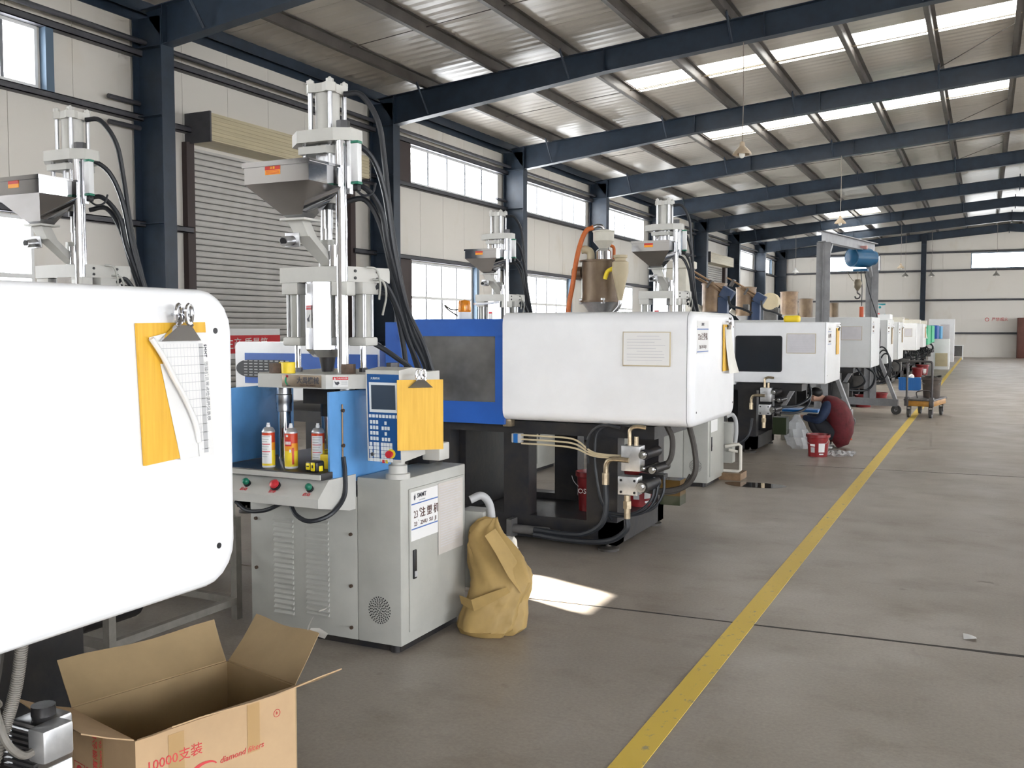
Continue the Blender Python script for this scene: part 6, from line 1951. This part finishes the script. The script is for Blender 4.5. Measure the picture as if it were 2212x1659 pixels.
lamp('far pendant lamp with a white tube just right of the gable column', -2.48, 52.5, 4.15, rafter_bottom(-2.48), 'lamp_shade_grey')
lamp('far dark pendant lamp below the right-hand gable window', .40, 52.5, 4.10, rafter_bottom(.4), 'lamp_shade_grey')

# ================================================================== FAR END OF THE HALL
def far_box(name, label, cat, x0, x1, y0, y1, z0, z1, m, parts=()):
    t = thing(name, label, cat, ((x0 + x1) / 2, (y0 + y1) / 2, z0))
    MB(lambda v: (v[0] - (x0 + x1) / 2, v[1] - (y0 + y1) / 2, v[2] - z0)).rbox(x0, x1, y0, y1, z0, z1, .015).build('body', m, t)
    for (nm, a, b_, c_, d_, e_, f_, mm) in parts:
        MB(lambda v: (v[0] - (x0 + x1) / 2, v[1] - (y0 + y1) / 2, v[2] - z0)).rbox(a, b_, c_, d_, e_, f_, .006).build(nm, mm, t)
    return t
far_box('storage_cabinet', 'cream cabinet with a glazed lower half beside the lane line', 'cabinet', -1.75, -1.22, 40.4, 41.1, 0, 1.16, 'machine_white', (('glass_panel', -1.70, -1.27, 40.38, 40.405, .12, .62, 'cream_cone'), ('side_panel', -1.225, -1.21, 40.45, 41.05, .1, 1.1, 'machine_white')))
far_box('partition_panel', 'tall white partition box before the far wall', 'partition', -2.4, -1.30, 49.6, 50.4, 0, 2.0, 'machine_white', (('grey_door', -1.9, -1.5, 49.57, 49.61, .6, 1.75, 'grey_paper'),))
tb = thing('side_table', 'small pale table on the floor near the far wall', 'table', (-1.33, 54.0, 0))
MB().rbox(-.36, .36, -.3, .3, .68, .73, .01).build('table_top', 'white_frame', tb)
for x in (-.32, .32):
    for y in (-.26, .26):
        MB().box(x - .025, x + .025, y - .025, y + .025, 0, .68).build('leg', 'white_frame', tb, False)
MB().box(-.3, .3, .2, .22, .15, .68).build('back_panel', 'frame_grey', tb, False)
far_box('wall_cabinet', 'dark brown cabinet against the far wall at the right edge', 'cabinet', 1.5, 2.9, 57.6, 58.3, 0, 2.12, 'brown_cabinet', (('cabinet_door', 1.55, 2.15, 57.57, 57.61, .08, 2.05, 'brown_cabinet'), ('cabinet_door', 2.2, 2.85, 57.57, 57.61, .08, 2.05, 'brown_cabinet')))
po_ = thing('wall_poster', 'small white and teal poster on the far wall behind the gantry', 'poster', (-5.3, YB - .01, 2.28))
MB().box(-.21, .21, -.008, 0, 0, .68).build('poster_sheet', 'paper', po_, False)
MB().prism([(-.21, .68), (.21, .68), (.21, .60), (.05, .58), (-.21, .64)], -.011, -.008, 'y').build('teal_band', 'poster_teal', po_, False)
MB().prism([(-.21, 0), (.21, 0), (.21, .10), (0, .03), (-.21, .05)], -.011, -.008, 'y').build('teal_band', 'poster_teal', po_, False)
MB().prism([(.07 * math.cos(a) - .08, .47 + .07 * math.sin(a)) for a in [2 * PI * k / 12 for k in range(12)]], -.011, -.008, 'y').build('teal_emblem', 'poster_teal', po_, False)
sg = thing('wall_sign', 'red stencilled warning characters on the far wall', 'sign', (.54, YB - .004, 2.04))
text('严禁烟火', .20, 'print_red', sg, plane_M((.14, 0, 0), (1, 0, 0), (0, 0, 1)))
MB().tube([(-.48 + .09 * math.cos(a), -.004, .09 * math.sin(a)) for a in [2 * PI * k / 14 for k in range(15)]], .012, 6, 1).build('red_ring', 'print_red', sg)
# trays and bits on top of the machines
for i, (lb, x, y, z, w, m) in enumerate((
        ('white foam tray on top of the pale machine past the gantry', -1.95, 20.7, 1.731, .26, 'white_plastic'),
        ('cream carton tray on the pale machine with looping hoses', -1.95, 23.4, 1.701, .3, 'aged_white'),
        ('cream carton tray on the white machine with the small notice', -2.0, 29.8, 1.701, .34, 'aged_white'),
        ('second cream carton tray on the white machine before the green one', -2.0, 33.0, 1.701, .34, 'aged_white'))):
    t = thing('parts_tray', lb, 'tray', (x, y, z), 0, 'trays on the machines')
    MB().box(-w, w, -.3, .3, 0, .008).build('tray_bottom', m, t, False)
    for a in ((-w, w, -.3, -.29), (-w, w, .29, .3), (-w, -w + .01, -.29, .29), (w - .01, w, -.29, .29)):
        MB().box(a[0], a[1], a[2], a[3], .008, .10).build('tray_side', m, t, False)
    MB().rbox(-.12, .04, -.15, .1, .01, .13, .02).build('tray_contents', 'print_red' if i == 0 else 'cream_cone', t)
for lb, x, y, z, m, w in (('orange plastic cup on top of the dark-window machine', -3.3, 12.9, 1.586, 'label_orange', .06), ('pink rag on the top of the dark-window machine', -3.65, 12.9, 1.586, 'pink', .06)):
    o = tag(MB().lathe([(w * .8, 0), (w, w * 1.2), (w * .9, w * 1.25)], (0, 0, 0), 12).build('small_cup', m), lb, 'cup')
    o.location = (x, y, z)
ylamp = tag(MB().rbox(-.10, .10, -.08, .08, 0, .09, .03, 3).build('yellow_lamp_cover', 'yellow_plastic'), 'bright yellow plastic cover on top of the dark-window machine', 'cover')
ylamp.location = (-2.25, 12.9, 1.631)
